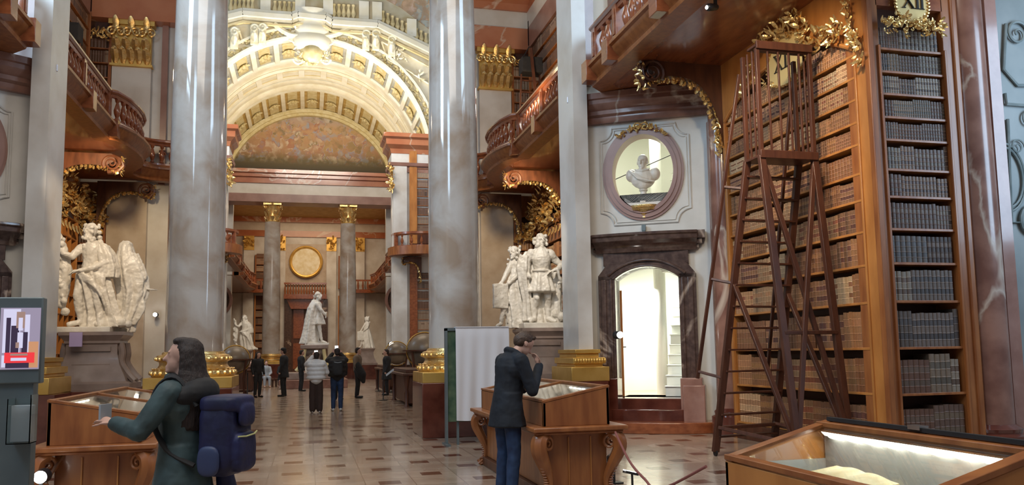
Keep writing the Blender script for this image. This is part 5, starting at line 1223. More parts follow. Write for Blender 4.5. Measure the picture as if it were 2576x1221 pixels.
# central statue
t = thing('monument_pedestal', (.25, 41.5, 0), 'tall dark pedestal with gilded flared corners under the central statue', 'pedestal')
MB().box(-1.35, 1.85, 40.1, 42.9, 0, .42).build('step', 'red_marble', t, bevel=.03)
MB().box(-.95, 1.45, 40.5, 42.5, .42, .75).build('base', 'pedestal_marble', t, bevel=.03)
MB().lathe([(.72, .75), (.62, 1.1), (.60, 1.8), (.66, 1.9)], (.28, 41.5, 0), 4, a0=pi / 4, a1=pi / 4 + 2 * pi).build('die', 'dark_marble', t)
b = MB()
for sx in (-1, 1): b.tube(smooth_path([(.28 + sx * .45, 40.95, 1.86), (.28 + sx * .5, 40.95, 1.5), (.28 + sx * .56, 40.9, 1.2), (.28 + sx * .85, 40.85, .82)], 5), [.09] * 16, 8)
b.build('gilded_corner', 'relief_gold', t)
MB().box(-.38, .94, 40.85, 42.1, 1.88, 2.08).build('cap', 'pedestal_marble', t, bevel=.03)
def st_monarch(g, k):
    st_side(g, k)
def st_side(g, k):
    P = lambda x, y, z: Vector((x, y, z)) * k
    for a, kn, an, to in (((-.04, .1, 1.0), (.08, .1, .52), (.05, .1, .08), (.2, .1, .04)), ((.04, -.1, 1.0), (.12, -.1, .52), (.20, -.1, .10), (.38, -.1, .04))): g.limb([P(*a), P(*kn), P(*an)], [.12 * k, .075 * k, .05 * k]); g.cap(P(*an), P(*to), .05 * k, .04 * k)
    g.limb([P(0, 0, 1.0), P(.02, 0, 1.25), P(.0, 0, 1.5)], [.19 * k, .18 * k, .2 * k], 14); drape(g, [(.02, 0, 1.15, .2, .2, .05), (.03, 0, .75, .30, .26, .14)], 8, P=P)
    g.cap(P(.0, 0, 1.6), P(.03, 0, 1.75), .07 * k, .06 * k); carved_head(g, lambda x, y, z: P(x + .04, y, z + 1.86), k, rg=rs, yaw=1.2)
    g.limb([P(.02, -.22, 1.52), P(.16, -.26, 1.3), P(.34, -.22, 1.1)], [.09 * k, .07 * k, .045 * k]); g.cap(P(.34, -.22, 1.0), P(.36, -.22, 1.2), .03 * k, .03 * k)
    drape(g, [(-.05, 0, 1.7, .14, .16, .08), (-.14, 0, 1.4, .20, .24, .14), (-.22, 0, 1.0, .2, .26, .2), (-.26, 0, .5, .24, .28, .22), (-.30, 0, 0, .34, .3, .2)], 7, P=P)
statue_obj(TrS(.38, 41.4, 2.13), 'marble_statue', 'white marble statue of a cloaked ruler at the centre of the hall', 'statue', st_monarch, 1.27, .03, base=(-.55, .6, -.4, .4, -.06, .04))
for x, l, fn in ((-3.85, 'left', st_robed), (3.62, 'right', st_leaning)):
    statue_obj(TrS(x, 53.0, 1.95), 'marble_statue', 'small distant floodlit statue %s of the central monument' % l, 'statue', fn, 1.08, .035, disp=None)
    pedestal(TrS(x, 53.0, .9), 'pale pedestal of the distant statue %s of the monument' % l, 1.0, 1.05, True); trim(MB().box(x - .8, x + .8, 52.2, 53.8, 0, .9), 'oxblood_marble', smooth=0)
    spot('statue_spot_far', (x * .6, 46.5, 6.2), (x, 53.0, 2.9), 500, (1, .9, .74), 20, .1)
X0 = 0.38
spot('statue_spot_right', (3.0, 13.5, 6.9), (5.0, 17.5, 3.1), 900, (1, .90, .76), 24, .06)
spot('statue_spot_left', (-3.2, 12.6, 7.2), (-4.15, 17.5, 3.2), 1050, (1, .78, .52), 22, .06)
spot('monument_spot', (2.5, 33.0, 7.2), (.4, 41.4, 3.2), 320, (.95, .95, 1), 18, .08)
spot('shelf_spot', (5.3, 8.4, 6.8), (7.4, 11.6, 4.6), 500, (1, .80, .55), 75, .15, .8)
spot('shelf_spot_low', (4.6, 9.2, 6.8), (7.4, 11.4, 2.0), 560, (1, .80, .55), 60, .15, .8)
spot('bay_spot_right', (5.3, 21.0, 6.7), (6.9, 25.0, 4.8), 620, (1, .74, .42), 80, .1, .7)
point('upper_bay_fill', (5.9, 22.5, 9.2), 130, WARM, .15); point('upper_bay_fill', (-5.2, 22.5, 9.2), 90, WARM, .15)  # added point fills that brighten the upper bay shelves
spot('bay_spot_left', (-4.5, 20.5, 6.7), (-6.4, 24.5, 4.8), 700, (1, .74, .42), 80, .1, .7)

# ================================================================ library steps in front of the tall bookcase
lt = thing('library_steps', (6.6, 10.7, 0), 'tall wooden library steps with railed platform in front of the bookcase', 'ladder')
FL, FR, BL, BR = Vector((6.37, 10.4, 4.38)), Vector((7.24, 10.4, 4.38)), Vector((6.37, 10.8, 4.38)), Vector((7.24, 10.8, 4.38))
fB, fC, fA, fD = Vector((6.35, 9.8, .22)), Vector((7.22, 9.9, .22)), Vector((5.92, 11.3, .06)), Vector((7.02, 11.5, .06))
def lbar(n, p, q, w=.07, h=.05, m='ladder_wood', par=lt): return MB().bar(p, q, w, h, (0, 1, 0)).build(n, m, par, bevel=.006)
for p, q in ((FL, fB), (FR, fC), (BL, fA), (BR, fD)): lbar('stile', p, q, .10, .07)
for i in range(13):
    k = (i + .7) / 13.4; p, q = BL.lerp(fA, k), BR.lerp(fD, k); MB().bar(p, q, .12, .028, (0, 0, 1)).build('rung', 'ladder_wood', lt, bevel=.004)
lbar('brace', FL, fC + Vector((0, 0, .1))); lbar('brace', FR, fB + Vector((0, 0, .1)))
lbar('brace', FL.lerp(fB, .62), FR.lerp(fC, .62), .05, .09); lbar('brace', BL.lerp(fA, .42), fB); lbar('brace', BR.lerp(fD, .45), fC)
MB().box(6.33, 7.28, 10.36, 10.84, 4.36, 4.40).box(6.33, 7.28, 10.34, 10.38, 4.34, 4.46).build('platform', 'ladder_wood', lt, bevel=.006)
UL = [Vector((6.37, 10.4, 6.0)), Vector((7.24, 10.4, 6.0)), Vector((7.24, 10.8, 6.0)), Vector((6.37, 10.8, 6.0))]
LL = [FL, FR, BR, BL]
for u, l in zip(UL, LL): lbar('post', u, l, .06, .06)
for i, (a, c, n) in enumerate(((0, 1, 4), (1, 2, 2), (3, 0, 2))):
    lbar('top_rail', UL[a], UL[c], .07, .05)
    for j in range(n): lbar('spindle', UL[a].lerp(UL[c], (j + 1) / (n + 1)), LL[a].lerp(LL[c], (j + 1) / (n + 1)), .028, .028)
MB().box(6.34, 7.27, 10.36, 10.62, 6.02, 6.06).box(6.34, 7.27, 10.34, 10.38, 5.98, 6.10).build('book_rest', 'ladder_wood', lt, bevel=.006)
hr = Vector((-.14, .22, .55)); lbar('handrail', Vector((6.33, 10.85, 5.75)), Vector((5.72, 11.4, 1.15)), .05, .04); lbar('handrail', Vector((7.24, 10.85, 5.7)), Vector((7.12, 11.75, 1.2)), .05, .04)
for k in (.02, .5, .98):
    lbar('rail_bracket', Vector((6.12, 11.05, 4.1)).lerp(Vector((5.72, 11.4, 1.2)), k), BL.lerp(fA, .08 + .68 * k), .04, .05)
for p, q in ((Vector((5.96, 11.2, .42)), Vector((6.35, 9.85, .30))), (Vector((6.3, 9.85, .30)), Vector((7.25, 9.95, .30))), (Vector((5.95, 11.22, .42)), Vector((7.02, 11.42, .42))), (Vector((7.02, 11.42, .42)), Vector((7.22, 9.95, .3)))): lbar('base_rail', p, q, .05, .10)
for p in (fA, fD, fB, fC):
    MB().lathe([(.05, -.015), (.05, .015)], (p.x, p.y, .05), 14, axis='x').build('castor', 'black_metal', lt)
    MB().box(p.x - .02, p.x + .02, p.y - .02, p.y + .02, .05, max(.1, p.z)).build('castor_stem', 'black_metal', lt)

# ladders with dark platforms on the upper galleries
def high_ladder(x, y, s, label):
    t = thing('gallery_ladder', (x, y, 7.2), label, 'ladder')
    MB().box(x - .32, x + .34, y - .25, y + .25, 10.35, 10.85).build('platform_box', 'black_cloth', t, bevel=.02)
    for dx, w in ((-.28, .05), (.30, .05)): MB().bar((x + dx, y, 10.8), (x + dx * 1.3, y + .4, 7.2), w, .05).build('stile', 'dark_wood', t)
    MB().bar((x - .06, y - .3, 11.1), (x + .2 * s, y - .55, 7.25), .09, .05).build('handrail', 'dark_wood', t)
    MB().tube([(x - .3, y - .26, 10.8), (x - .1, y - .28, 11.15), (x + .0, y - .28, 11.1), (x + .02, y - .28, 10.7)], .018, 6).build('hoop', 'black_metal', t)
    for i in range(8): MB().box(x - .3, x + .33, y + .1, y + .16, 7.5 + i * .38, 7.54 + i * .38).build('rung', 'dark_wood', t)
p = pt(1333, 110, Y=24.2); high_ladder(p.x, 24.2, 1, 'dark gallery ladder with a black platform box, upper right of the middle column')
p = pt(172, 30, Y=24.2); high_ladder(p.x, 24.2, -1, 'dark gallery ladder with a black platform box at the upper left')

# ================================================================ show-case tables
def scroll_leg(T, h, label=None):
    """carved S-scroll leg, local x outward"""
    b = MB(T); pp = smooth_path([(.04, 0, h * .97), (.14, 0, h * .90), (.15, 0, h * .74), (.06, 0, h * .50), (.0, 0, h * .30), (.02, 0, h * .14), (.10, 0, h * .03)], 5)
    b.tube(pp, [.055 + .02 * sin(i * .2) for i in range(len(pp))], 8, sx=1.3)
    for sy in (-1, 1): b.scroll((.06, sy * .05, h * .84), (1, 0, 0), (0, 0, 1), .09, 1.8, .22, 22); b.scroll((.06, sy * .04, h * .10), (1, 0, 0), (0, 0, -1), .06, 1.6, .22, 18)
    for i, p in enumerate(pp[2:-2]): b.ball(p + Vector((.045, 0, 0)), (.03, .035, .016), 6)
    return b
def showcase(x0, x1, y0, y1, low, label, tl, zt=.80, zb=.84, zl=1.05, zh=1.20, book=False):
    """sloping glazed desk case on a table; low=-1: low edge on the -x side"""
    xl, xh = (x0, x1) if low < 0 else (x1, x0); sg = 1 if xh > xl else -1
    t = thing('museum_table', ((x0 + x1) / 2, (y0 + y1) / 2, 0), tl, 'table')
    MB().box(x0 - .14, x1 + .16, y0 - .14, y1 + .14, zt - .05, zt).box(x0 - .10, x1 + .12, y0 - .10, y1 + .10, zt - .08, zt - .05).build('tabletop', 'walnut', t, bevel=.012)
    MB().box(x0 + .06, x1 - .02, y0 + .06, y1 - .06, .12, zt - .07).build('body', 'walnut', t, bevel=.01)
    for xx in (x0 + .3, x1 - .2): MB().box(xx - .012, xx, y0 + .045, y0 + .06, .16, zt - .12).build('panel_bead', 'golden_walnut', t)
    MB().box(x0 + .0, x1 + .04, y0 + .0, y1 - .0, 0, .12).build('foot_board', 'dark_wood', t, bevel=.01)
    for (xx, yy, a) in ((x0 + .02, y0, pi + .6), (x1 + .0, y0, -.6), (x0 + .02, y1, pi - .6), (x1, y1, .6)):
        scroll_leg(Matrix.Translation((xx, yy, 0)) @ Matrix.Rotation(a, 4, 'Z') @ Matrix.Translation((-.05, 0, 0)), zt - .06).build('leg', 'walnut', t)
    c = thing('showcase', ((x0 + x1) / 2, (y0 + y1) / 2, zt), label, 'showcase')
    zs = lambda x: zl + (zh - zl) * (x - xl) / (xh - xl); th = .035; wd = 'walnut'
    b = MB(); b.prism([(xl, zt), (xh, zt), (xh, zh), (xl, zl)], lambda u, v, d: (u, d, v), y0, y0 + th); b.prism([(xl, zt), (xh, zt), (xh, zh), (xl, zl)], lambda u, v, d: (u, d, v), y1 - th, y1)
    a, q = sorted((xl, xl + sg * th)); b.box(a, q, y0, y1, zt, zl); a, q = sorted((xh, xh - sg * th)); b.box(a, q, y0, y1, zt, zh); b.build('case_side', wd if not book else 'golden_walnut', c, bevel=.005)
    MB().box(x0 + .03, x1 - .03, y0 + .03, y1 - .03, zt, zt + .03).build('lining', 'linen_grey', c, smooth=0)
    fr = MB(); ft = .028
    def lid(xa, ya, xb, yb, w=.05): fr.bar((xa, ya, zs(xa) + ft / 2), (xb, yb, zs(xb) + ft / 2), w, ft)
    lid(xl + sg * .03, y0, xl + sg * .03, y1, .07); lid(xh - sg * .03, y0, xh - sg * .03, y1, .075); lid(xl, y0 + .03, xh, y0 + .03, .07); lid(xl, y1 - .03, xh, y1 - .03, .07)
    if book: fr.box(xh + .006, xh + .045, y0, y1, zh - .06, zh + .035)
    if y1 - y0 > 2: lid(xl, (y0 + y1) / 2, xh, (y0 + y1) / 2)
    fr.build('lid_frame', 'walnut', c, bevel=.004)
    MB().add([(xl + sg * .05, y0 + .04, zs(xl + sg * .05) + .012), (xh - sg * .05, y0 + .04, zs(xh - sg * .05) + .012), (xh - sg * .05, y1 - .04, zs(xh - sg * .05) + .012), (xl + sg * .05, y1 - .04, zs(xl + sg * .05) + .012)] + [(xl + sg * .05, y0 + .04, zs(xl + sg * .05) + .006), (xh - sg * .05, y0 + .04, zs(xh - sg * .05) + .006), (xh - sg * .05, y1 - .04, zs(xh - sg * .05) + .006), (xl + sg * .05, y1 - .04, zs(xl + sg * .05) + .006)],
             [(0, 1, 2, 3), (7, 6, 5, 4), (0, 4, 5, 1), (1, 5, 6, 2), (2, 6, 7, 3), (3, 7, 4, 0)]).build('glass_lid', 'glass', c, smooth=0)
    hx = xh - sg * .075; b = MB(); n = int((y1 - y0) / .17) if book else 4
    for i in range(n): b.ball((hx, y0 + .12 + ((y1 - y0 - .24) * (i + .5) / n if book else .5 + i * .16), zs(hx) - .035), (.014, .075 if book else .05, .010), 10)
    b.build('light_strip', 'led_glow', c)
    ii = xh - sg * .045; lb = MB(); lb.box(*sorted((ii, ii - sg * .006)), y0 + .05, y1 - .05, zt + .03, zs(ii) - .01)  # grey panels put in for the reflections on the inner case walls
    lb.box(x0 + .05, x1 - .05, y1 - .05, y1 - .042, zt + .03, zl - .01); lb.box(x0 + .05, x1 - .05, y0 + .042, y0 + .05, zt + .03, zl - .01); lb.build('grey_reflection', 'linen_grey', c, smooth=0); MB().box(*sorted((hx - .02, hx + .02)), y0 + .08, y1 - .08, zs(hx) - .024, zs(hx) - .004).build('light_rail', 'steel', c)
    return c, zs
cM, _ = showcase(2.42, 3.17, 8.42, 11.6, -1, 'sloping glazed showcase in front of the man with his hand to his mouth', 'carved walnut table under the showcase beside the man in navy')
cL, _ = showcase(-2.33, -1.52, 8.42, 11.6, 1, 'sloping glazed showcase at the left, in front of the woman with the rucksack', 'carved walnut table under the left showcase, beside the woman')
cR, zsR = showcase(2.17, 2.80, 2.62, 4.04, -1, 'glazed showcase with a lit open book, lower right corner', 'carved walnut table at the lower right corner, under the lit showcase', zt=.80, zl=1.0, zh=1.17, book=True)
MB().box(2.775, 2.80, 2.66, 4.0, 1.195, 1.215).build('seal', 'black_cloth', cR)
MB().box(2.765, 2.815, 3.28, 3.36, 1.205, 1.225).build('catch', 'steel', cR)
a_ = area('showcase_led', (2.70, 3.33, 1.13), (2.40, 3.33, .83), 1.2, 2.6, (1, .97, .84), .03)
ob = thing('open_book', (2.43, 3.48, .83), 'large open old manuscript lying in the lit showcase, lower right', 'book')
TBk = Matrix.Translation((2.43, 3.48, .945)) @ Matrix.Rotation(-.16, 4, 'Z') @ Matrix.Rotation(-.17, 4, 'Y')
def page(sgn):
    n = 10; vs = []
    for top in (1, 0):
        for j in (0, 1):
            for i in range(n + 1):
                u = i / n; vs.append(((j - .5) * .34, sgn * u * .29, (.020 + .012 * sin(pi * min(1, u * 1.3)) * (1 - u * .5) - .006 * u) if top else -.006))
    m = n + 1; f = []
    for i in range(n): f += [(i, i + 1, m + i + 1, m + i), (2 * m + i, 3 * m + i, 3 * m + i + 1, 2 * m + i + 1), (i, 2 * m + i, 2 * m + i + 1, i + 1), (m + i, m + i + 1, 3 * m + i + 1, 3 * m + i)]
    f += [(0, m, 3 * m, 2 * m), (n, 2 * m + n, 3 * m + n, m + n)]
    return MB(TBk).add(vs, f)
for s_ in (1, -1): page(s_).build('page_block', 'paper', ob)
MB(TBk).box(-.18, .18, -.30, .30, -.016, -.006).build('cover', 'dark_wood', ob)
MB(TBk @ Matrix.Rotation(.17, 4, 'Y')).add([(-.14, -.2, -.085), (.14, -.2, -.085), (.14, .2, -.085), (-.14, .2, -.085), (-.14, -.2, -.045), (.14, -.2, .003), (.14, .2, .003), (-.14, .2, -.045)], [(3, 2, 1, 0), (4, 5, 6, 7), (0, 1, 5, 4), (1, 2, 6, 5), (2, 3, 7, 6), (3, 0, 4, 7)]).build('cradle', 'linen_grey', ob, smooth=0)
# display board with a white cloth hung over it
t = thing('display_board', (2.9, 14.2, 0), 'free-standing display board with dark green picture, half covered by a white cloth', 'display board')
MB().box(2.34, 3.42, 14.18, 14.26, .40, 2.0).build('panel', 'green_paint', t, bevel=.005)
b = MB(); b.box(2.32, 2.36, 14.15, 14.28, .0, 2.02); b.box(3.40, 3.44, 14.15, 14.28, 0, 2.02); b.box(2.32, 3.44, 14.15, 14.28, 1.98, 2.03); b.build('frame', 'grey_steel', t)
b = MB(); b.box(2.30, 2.38, 14.0, 14.45, 0, .03); b.box(3.38, 3.46, 14.0, 14.45, 0, .03); b.box(2.52, 2.56, 14.2, 14.24, 0, .45); b.build('foot', 'grey_steel', t)
b = MB(); n = 44; vs = []
for j in range(15):
    z = 2.045 - 1.62 * j / 14
    for i in range(n + 1):
        u = i / n; vs.append((2.50 + .96 * u, 14.12 - .012 * sin(u * 26 + j * .12) * (j / 14) ** .6 - .02 * sin(u * 9 + 1) * (j / 14) - (.0 if j else -.02), z - (.012 * sin(u * 7) if j == 14 else 0)))
m_ = len(vs); vs += [(x, y + .012, z) for x, y, z in vs]
f = [(j * (n + 1) + i, j * (n + 1) + i + 1, (j + 1) * (n + 1) + i + 1, (j + 1) * (n + 1) + i) for j in range(14) for i in range(n)]
f += [tuple(k + m_ for k in q[::-1]) for q in f]
for i in range(n): f += [(i, m_ + i, m_ + i + 1, i + 1)]
b.add(vs, f).box(2.50, 3.46, 14.12, 14.30, 2.033, 2.048); b.build('dust_cloth', 'white_cloth', None, 'white cloth hanging over the display board left of the man', 'cloth')

# ================================================================ information stand at the left edge
ks = thing('information_stand', (-1.75, 5.25, 0), 'grey steel information stand with a lit screen at the left edge', 'stand')
MB().box(-2.12, -1.49, 5.22, 5.30, 1.46, 1.955).build('screen_housing', 'grey_steel', ks, bevel=.008)
MB().box(-1.92, -1.53, 5.24, 5.34, 0, 1.47).build('post', 'grey_steel', ks, bevel=.006)
MB().box(-2.2, -1.45, 5.05, 5.6, 0, .04).build('foot', 'grey_steel', ks)
def scr(x0, y0, x1, y1, m, dy=.0, nm='picture_area', par=None):
    a, c = pt(x0, y0, Y=5.21), pt(x1, y1, Y=5.21); return MB().box(min(a.x, c.x), max(a.x, c.x), 5.212 - dy, 5.219, min(a.z, c.z), max(a.z, c.z)).build(nm, m, par or ks, smooth=0)
sc = scr(2, 775, 96, 929, 'screen_lilac', nm='screen')
scr(10, 778, 48, 888, 'screen_white', .002, par=sc); scr(64, 792, 72, 888, 'screen_white', .002, par=sc); scr(72, 860, 94, 925, 'screen_orange', .002, par=sc); scr(4, 895, 12, 925, 'screen_white', .002, par=sc)
for (x0, y0, x1, y1) in ((17, 800, 24, 888), (29, 820, 46, 888), (56, 836, 68, 888), (14, 912, 72, 926)): scr(x0, y0, x1, y1, 'screen_dark', .004, par=sc)
scr(43, 785, 62, 826, 'screen_skin', .005, par=sc); scr(48, 800, 57, 832, 'screen_white', .006, par=sc); scr(45, 837, 57, 876, 'screen_white', .006, par=sc); scr(40, 862, 48, 876, 'screen_skin', .007, par=sc)
scr(12, 888, 86, 913, 'banner_red', .008, 'banner', sc); scr(27, 890.5, 70, 895, 'screen_skin', .010, 'caption_line', sc); scr(28, 901, 67, 908, 'screen_white', .010, 'caption_line', sc)
t = thing('leaflet_holder', (-1.5, 5.1, 1.1), 'clear acrylic leaflet holder on the side of the information stand', 'holder')
b = MB(); b.box(-1.62, -1.50, 5.12, 5.125, 1.13, 1.38); b.box(-1.505, -1.50, 5.12, 5.24, 1.13, 1.40); b.box(-1.62, -1.615, 5.12, 5.24, 1.13, 1.38); b.box(-1.62, -1.50, 5.12, 5.24, 1.13, 1.135); b.build('tray', 'glass', t, smooth=0)
MB().box(-1.61, -1.51, 5.16, 5.22, 1.14, 1.34).build('leaflets', 'pale_cloth', t)

# ================================================================ lamps, rope, globes, small things
def floor_spot(x, y, label, h=.26, aim=(0, 0, 3), p=0):
    t = thing('floor_spotlight', (x, y, 0), label, 'spotlight')
    MB().box(x - .10, x + .10, y - .06, y + .06, 0, .02).build('base_plate', 'black_metal', t); MB().box(x - .015, x + .015, y - .012, y + .012, .02, h - .05).build('stem', 'black_metal', t)
    MB().lathe([(.0, -.045), (.05, -.04), (.065, .02), (.068, .05)], (x, y + .02, h), 20, axis='y').build('housing', 'black_metal', t)
    MB().ball((x, y - .035, h), (.055, .02, .055), 16).build('bulb', 'lamp_glow', t)
    return t
p = pt(1543, 1158, Z=.28); floor_spot(p.x, p.y, 'small bright spotlight on the floor right of the middle showcase', .28)
t = thing('floor_light_bar', (p.x + .04, p.y - .35, 0), 'short bright light bar on a stem, just below the small floor spotlight', 'lamp')
MB().bar((p.x - .02, p.y - .40, .20), (p.x + .16, p.y - .34, .15), .06, .03).build('housing', 'black_metal', t); MB().bar((p.x - .03, p.y - .41, .219), (p.x + .13, p.y - .36, .174), .03, .006).build('tube_light', 'lamp_glow', t); MB().box(p.x + .08, p.y * 0 + p.x + .1, p.y - .37, p.y - .35, 0, .16).build('stem', 'black_metal', t)
p = pt(104, 1200, Z=.56); floor_spot(p.x, p.y, 'bright spotlight on the floor at the lower left, beside the left table', .56)
MB().bar((p.x + .03, p.y + .03, .50), (p.x + .10, p.y + .33, .74), .02, .02).build('thin_rod', 'steel', None, 'thin steel rod leaning from the floor spotlight to the left table', 'rod')
def small_glow(px, py, Y, r, label):
    p = pt(px, py, Y=Y); t = thing('small_spotlight', (p.x, Y, p.z), label, 'spotlight')
    MB().ball((p.x, Y, p.z), r, 10).build('bulb', 'lamp_glow', t); MB().lathe([(r * .6, 0), (r * 1.2, r), (r * 1.2, r * 3)], (p.x, Y + r * .4, p.z), 12, axis='y').build('housing', 'black_metal', t)
small_glow(1560, 843, 15.0, .065, 'bright little lamp at the left jamb of the lit doorway')
small_glow(390, 792, 26.4, .06, 'tiny bright lamp on the pale wall left of the big left column')
small_glow(985, 867, 40.0, .12, 'bright lamp glowing far off right of the central monument')
small_glow(793, 712 - 0, 41.0, .05, 'small lamp glinting beside the head of the central statue') if False else None
small_glow(776, 792, 43.5, .10, 'small bright lamp seen just left of the central statue')
g_ = pt(1352, 262, Y=19.0)
lt2 = area('gallery_lamp', (4.9, 18.6, 7.55), (4.9, 18.6, 12), .3, 30, WARM, .3)
b = MB(); b.bar(pt(1342, 282, Y=20.3), pt(1366, 253, Y=19.0), .05, .16); b.build('glowing_panel', 'lamp_glow', None, 'slanting bright reading lamp behind the right gallery balustrade', 'lamp')
for (x, y, l) in ((1800, 18, 'black spotlight under the gallery soffit at the top right'), (1585, 85, 'small black spotlight behind the gallery balusters near the top')):
    p = pt(x, y, Z=6.75 if x == 1800 else 7.9) if x == 1800 else pt(x, y, X=5.6)
    t = thing('black_spotlight', p, l, 'spotlight'); MB().cap(p, p + Vector((-.14, -.06, -.04)), .05, .06, 12).build('housing', 'black_metal', t); MB().box(p.x - .02, p.x + .02, p.y - .02, p.y + .02, p.z, p.z + .16).build('bracket', 'black_metal', t); MB().ball(p + Vector((-.19, -.08, -.055)), (.02, .03, .03), 8).build('bulb', 'lamp_glow', t)
pa, pb = pt(1548, 1088, Z=.80), pt(1660, 1232, Z=.50)
MB().tube(smooth_path([pa, pa.lerp(pb, .35) + Vector((0, 0, -.10)), pa.lerp(pb, .7) + Vector((0, 0, -.08)), pb, pb + Vector((.1, -.6, .25))], 6), .011, 8).build('barrier_rope', 'rope_red', None, 'thin reddish barrier rope sagging right of the middle table', 'rope')
def globe(px, py, Y, r, label):
    p = pt(px, py, Y=Y); t = thing('library_globe', (p.x, Y, 0), label, 'globe')
    MB().ball(p, r, 28).build('sphere', 'globe_brown', t, smooth=80); MB().tube([p + Vector((cos(a) * r * 1.07, 0, sin(a) * r * 1.07)) for a in [2 * pi * i / 30 for i in range(30)]], .025, 6, closed=True).build('meridian_ring', 'gold_matte', t)
    MB().lathe([(r * 1.15, 0), (r * 1.3, 0), (r * 1.3, .05), (r * 1.15, .05), (r * 1.15, 0)], (p.x, Y, p.z - .03), 28).build('horizon_ring', 'dark_wood', t)
    for i in range(4): a = pi / 4 + i * pi / 2; MB().tube([(p.x + r * 1.2 * cos(a), Y + r * 1.2 * sin(a), p.z - .02), (p.x + r * .9 * cos(a), Y + r * .9 * sin(a), p.z * .5), (p.x + r * 1.1 * cos(a), Y + r * 1.1 * sin(a), 0)], .04, 8).build('leg', 'dark_wood', t)
    MB().lathe([(r * .9, .25), (r * .95, .3), (0, .32)], (p.x, Y, 0), 16).build('stretcher', 'dark_wood', t)
globe(1068, 882, 29.0, .60, 'large brown globe half hidden behind the right great column')
globe(998, 890, 34.0, .46, 'brown globe standing in the oval, right of the photographers')
globe(592, 905, 33.0, .50, 'brown globe just right of the left great column')
def bench(x0, x1, y0, y1, h, label):
    t = thing('museum_bench', ((x0 + x1) / 2, (y0 + y1) / 2, 0), label, 'table'); MB().box(x0, x1, y0, y1, h - .08, h).box(x0 + .1, x1 - .1, y0 + .1, y1 - .1, h, h + .12).build('top', 'dark_wood', t, bevel=.02)
    for x in (x0 + .12, x1 - .12):
        for y in (y0 + .12, y1 - .12): MB().lathe([(.10, 0), (.05, .08), (.07, h * .4), (.04, h * .5), (.10, h - .08)], (x, y, 0), 8).build('leg', 'dark_wood', t)
    MB().box(x0 + .15, x1 - .15, y0 + .15, y1 - .15, .1, h - .08).build('body', 'dark_wood', t)
bench(2.75, 3.9, 24.6, 28.5, 1.0, 'dark display table left of the right great column pedestal')
bench(2.9, 4.2, 34, 37.5, 1.0, 'dark display table farther back, right of the central monument')
bench(-4.0, -2.9, 29.0, 32.0, 1.0, 'dark display table in the oval, just right of the left column')
bench(-3.2, -2.2, 38, 41, 1.0, 'dark display table left of the central monument')
def stanchion(px, py, label, h=.95):
    p = pt(px, py, Z=0); t = thing('stanchion', p, label, 'post'); MB().lathe([(.15, 0), (.15, .02), (.03, .04), (.018, .06), (.018, h - .04), (.03, h - .03), (.03, h)], p, 12).build('pole', 'black_metal', t)
stanchion(622, 1003, 'thin black post standing left of the dark-clothed visitors'); stanchion(964, 1008, 'black post with a sign, right of the photographers'); stanchion(952, 985, 'thin black post just behind the signed post')
p = pt(972, 940, Y=27.9); MB().add([(p.x, 27.9, p.z - .1), (p.x + .26, 27.9, p.z + .10), (p.x + .24, 27.95, p.z + .16), (p.x - .02, 27.95, p.z - .04), (p.x, 27.92, p.z - .1), (p.x + .26, 27.92, p.z + .10), (p.x + .24, 27.97, p.z + .16), (p.x - .02, 27.97, p.z - .04)], [(0, 1, 2, 3), (7, 6, 5, 4), (0, 4, 5, 1), (1, 5, 6, 2), (2, 6, 7, 3), (3, 7, 4, 0)]).build('text_board', 'pale_cloth', None, 'small tilted pale text board at the black post', 'sign')
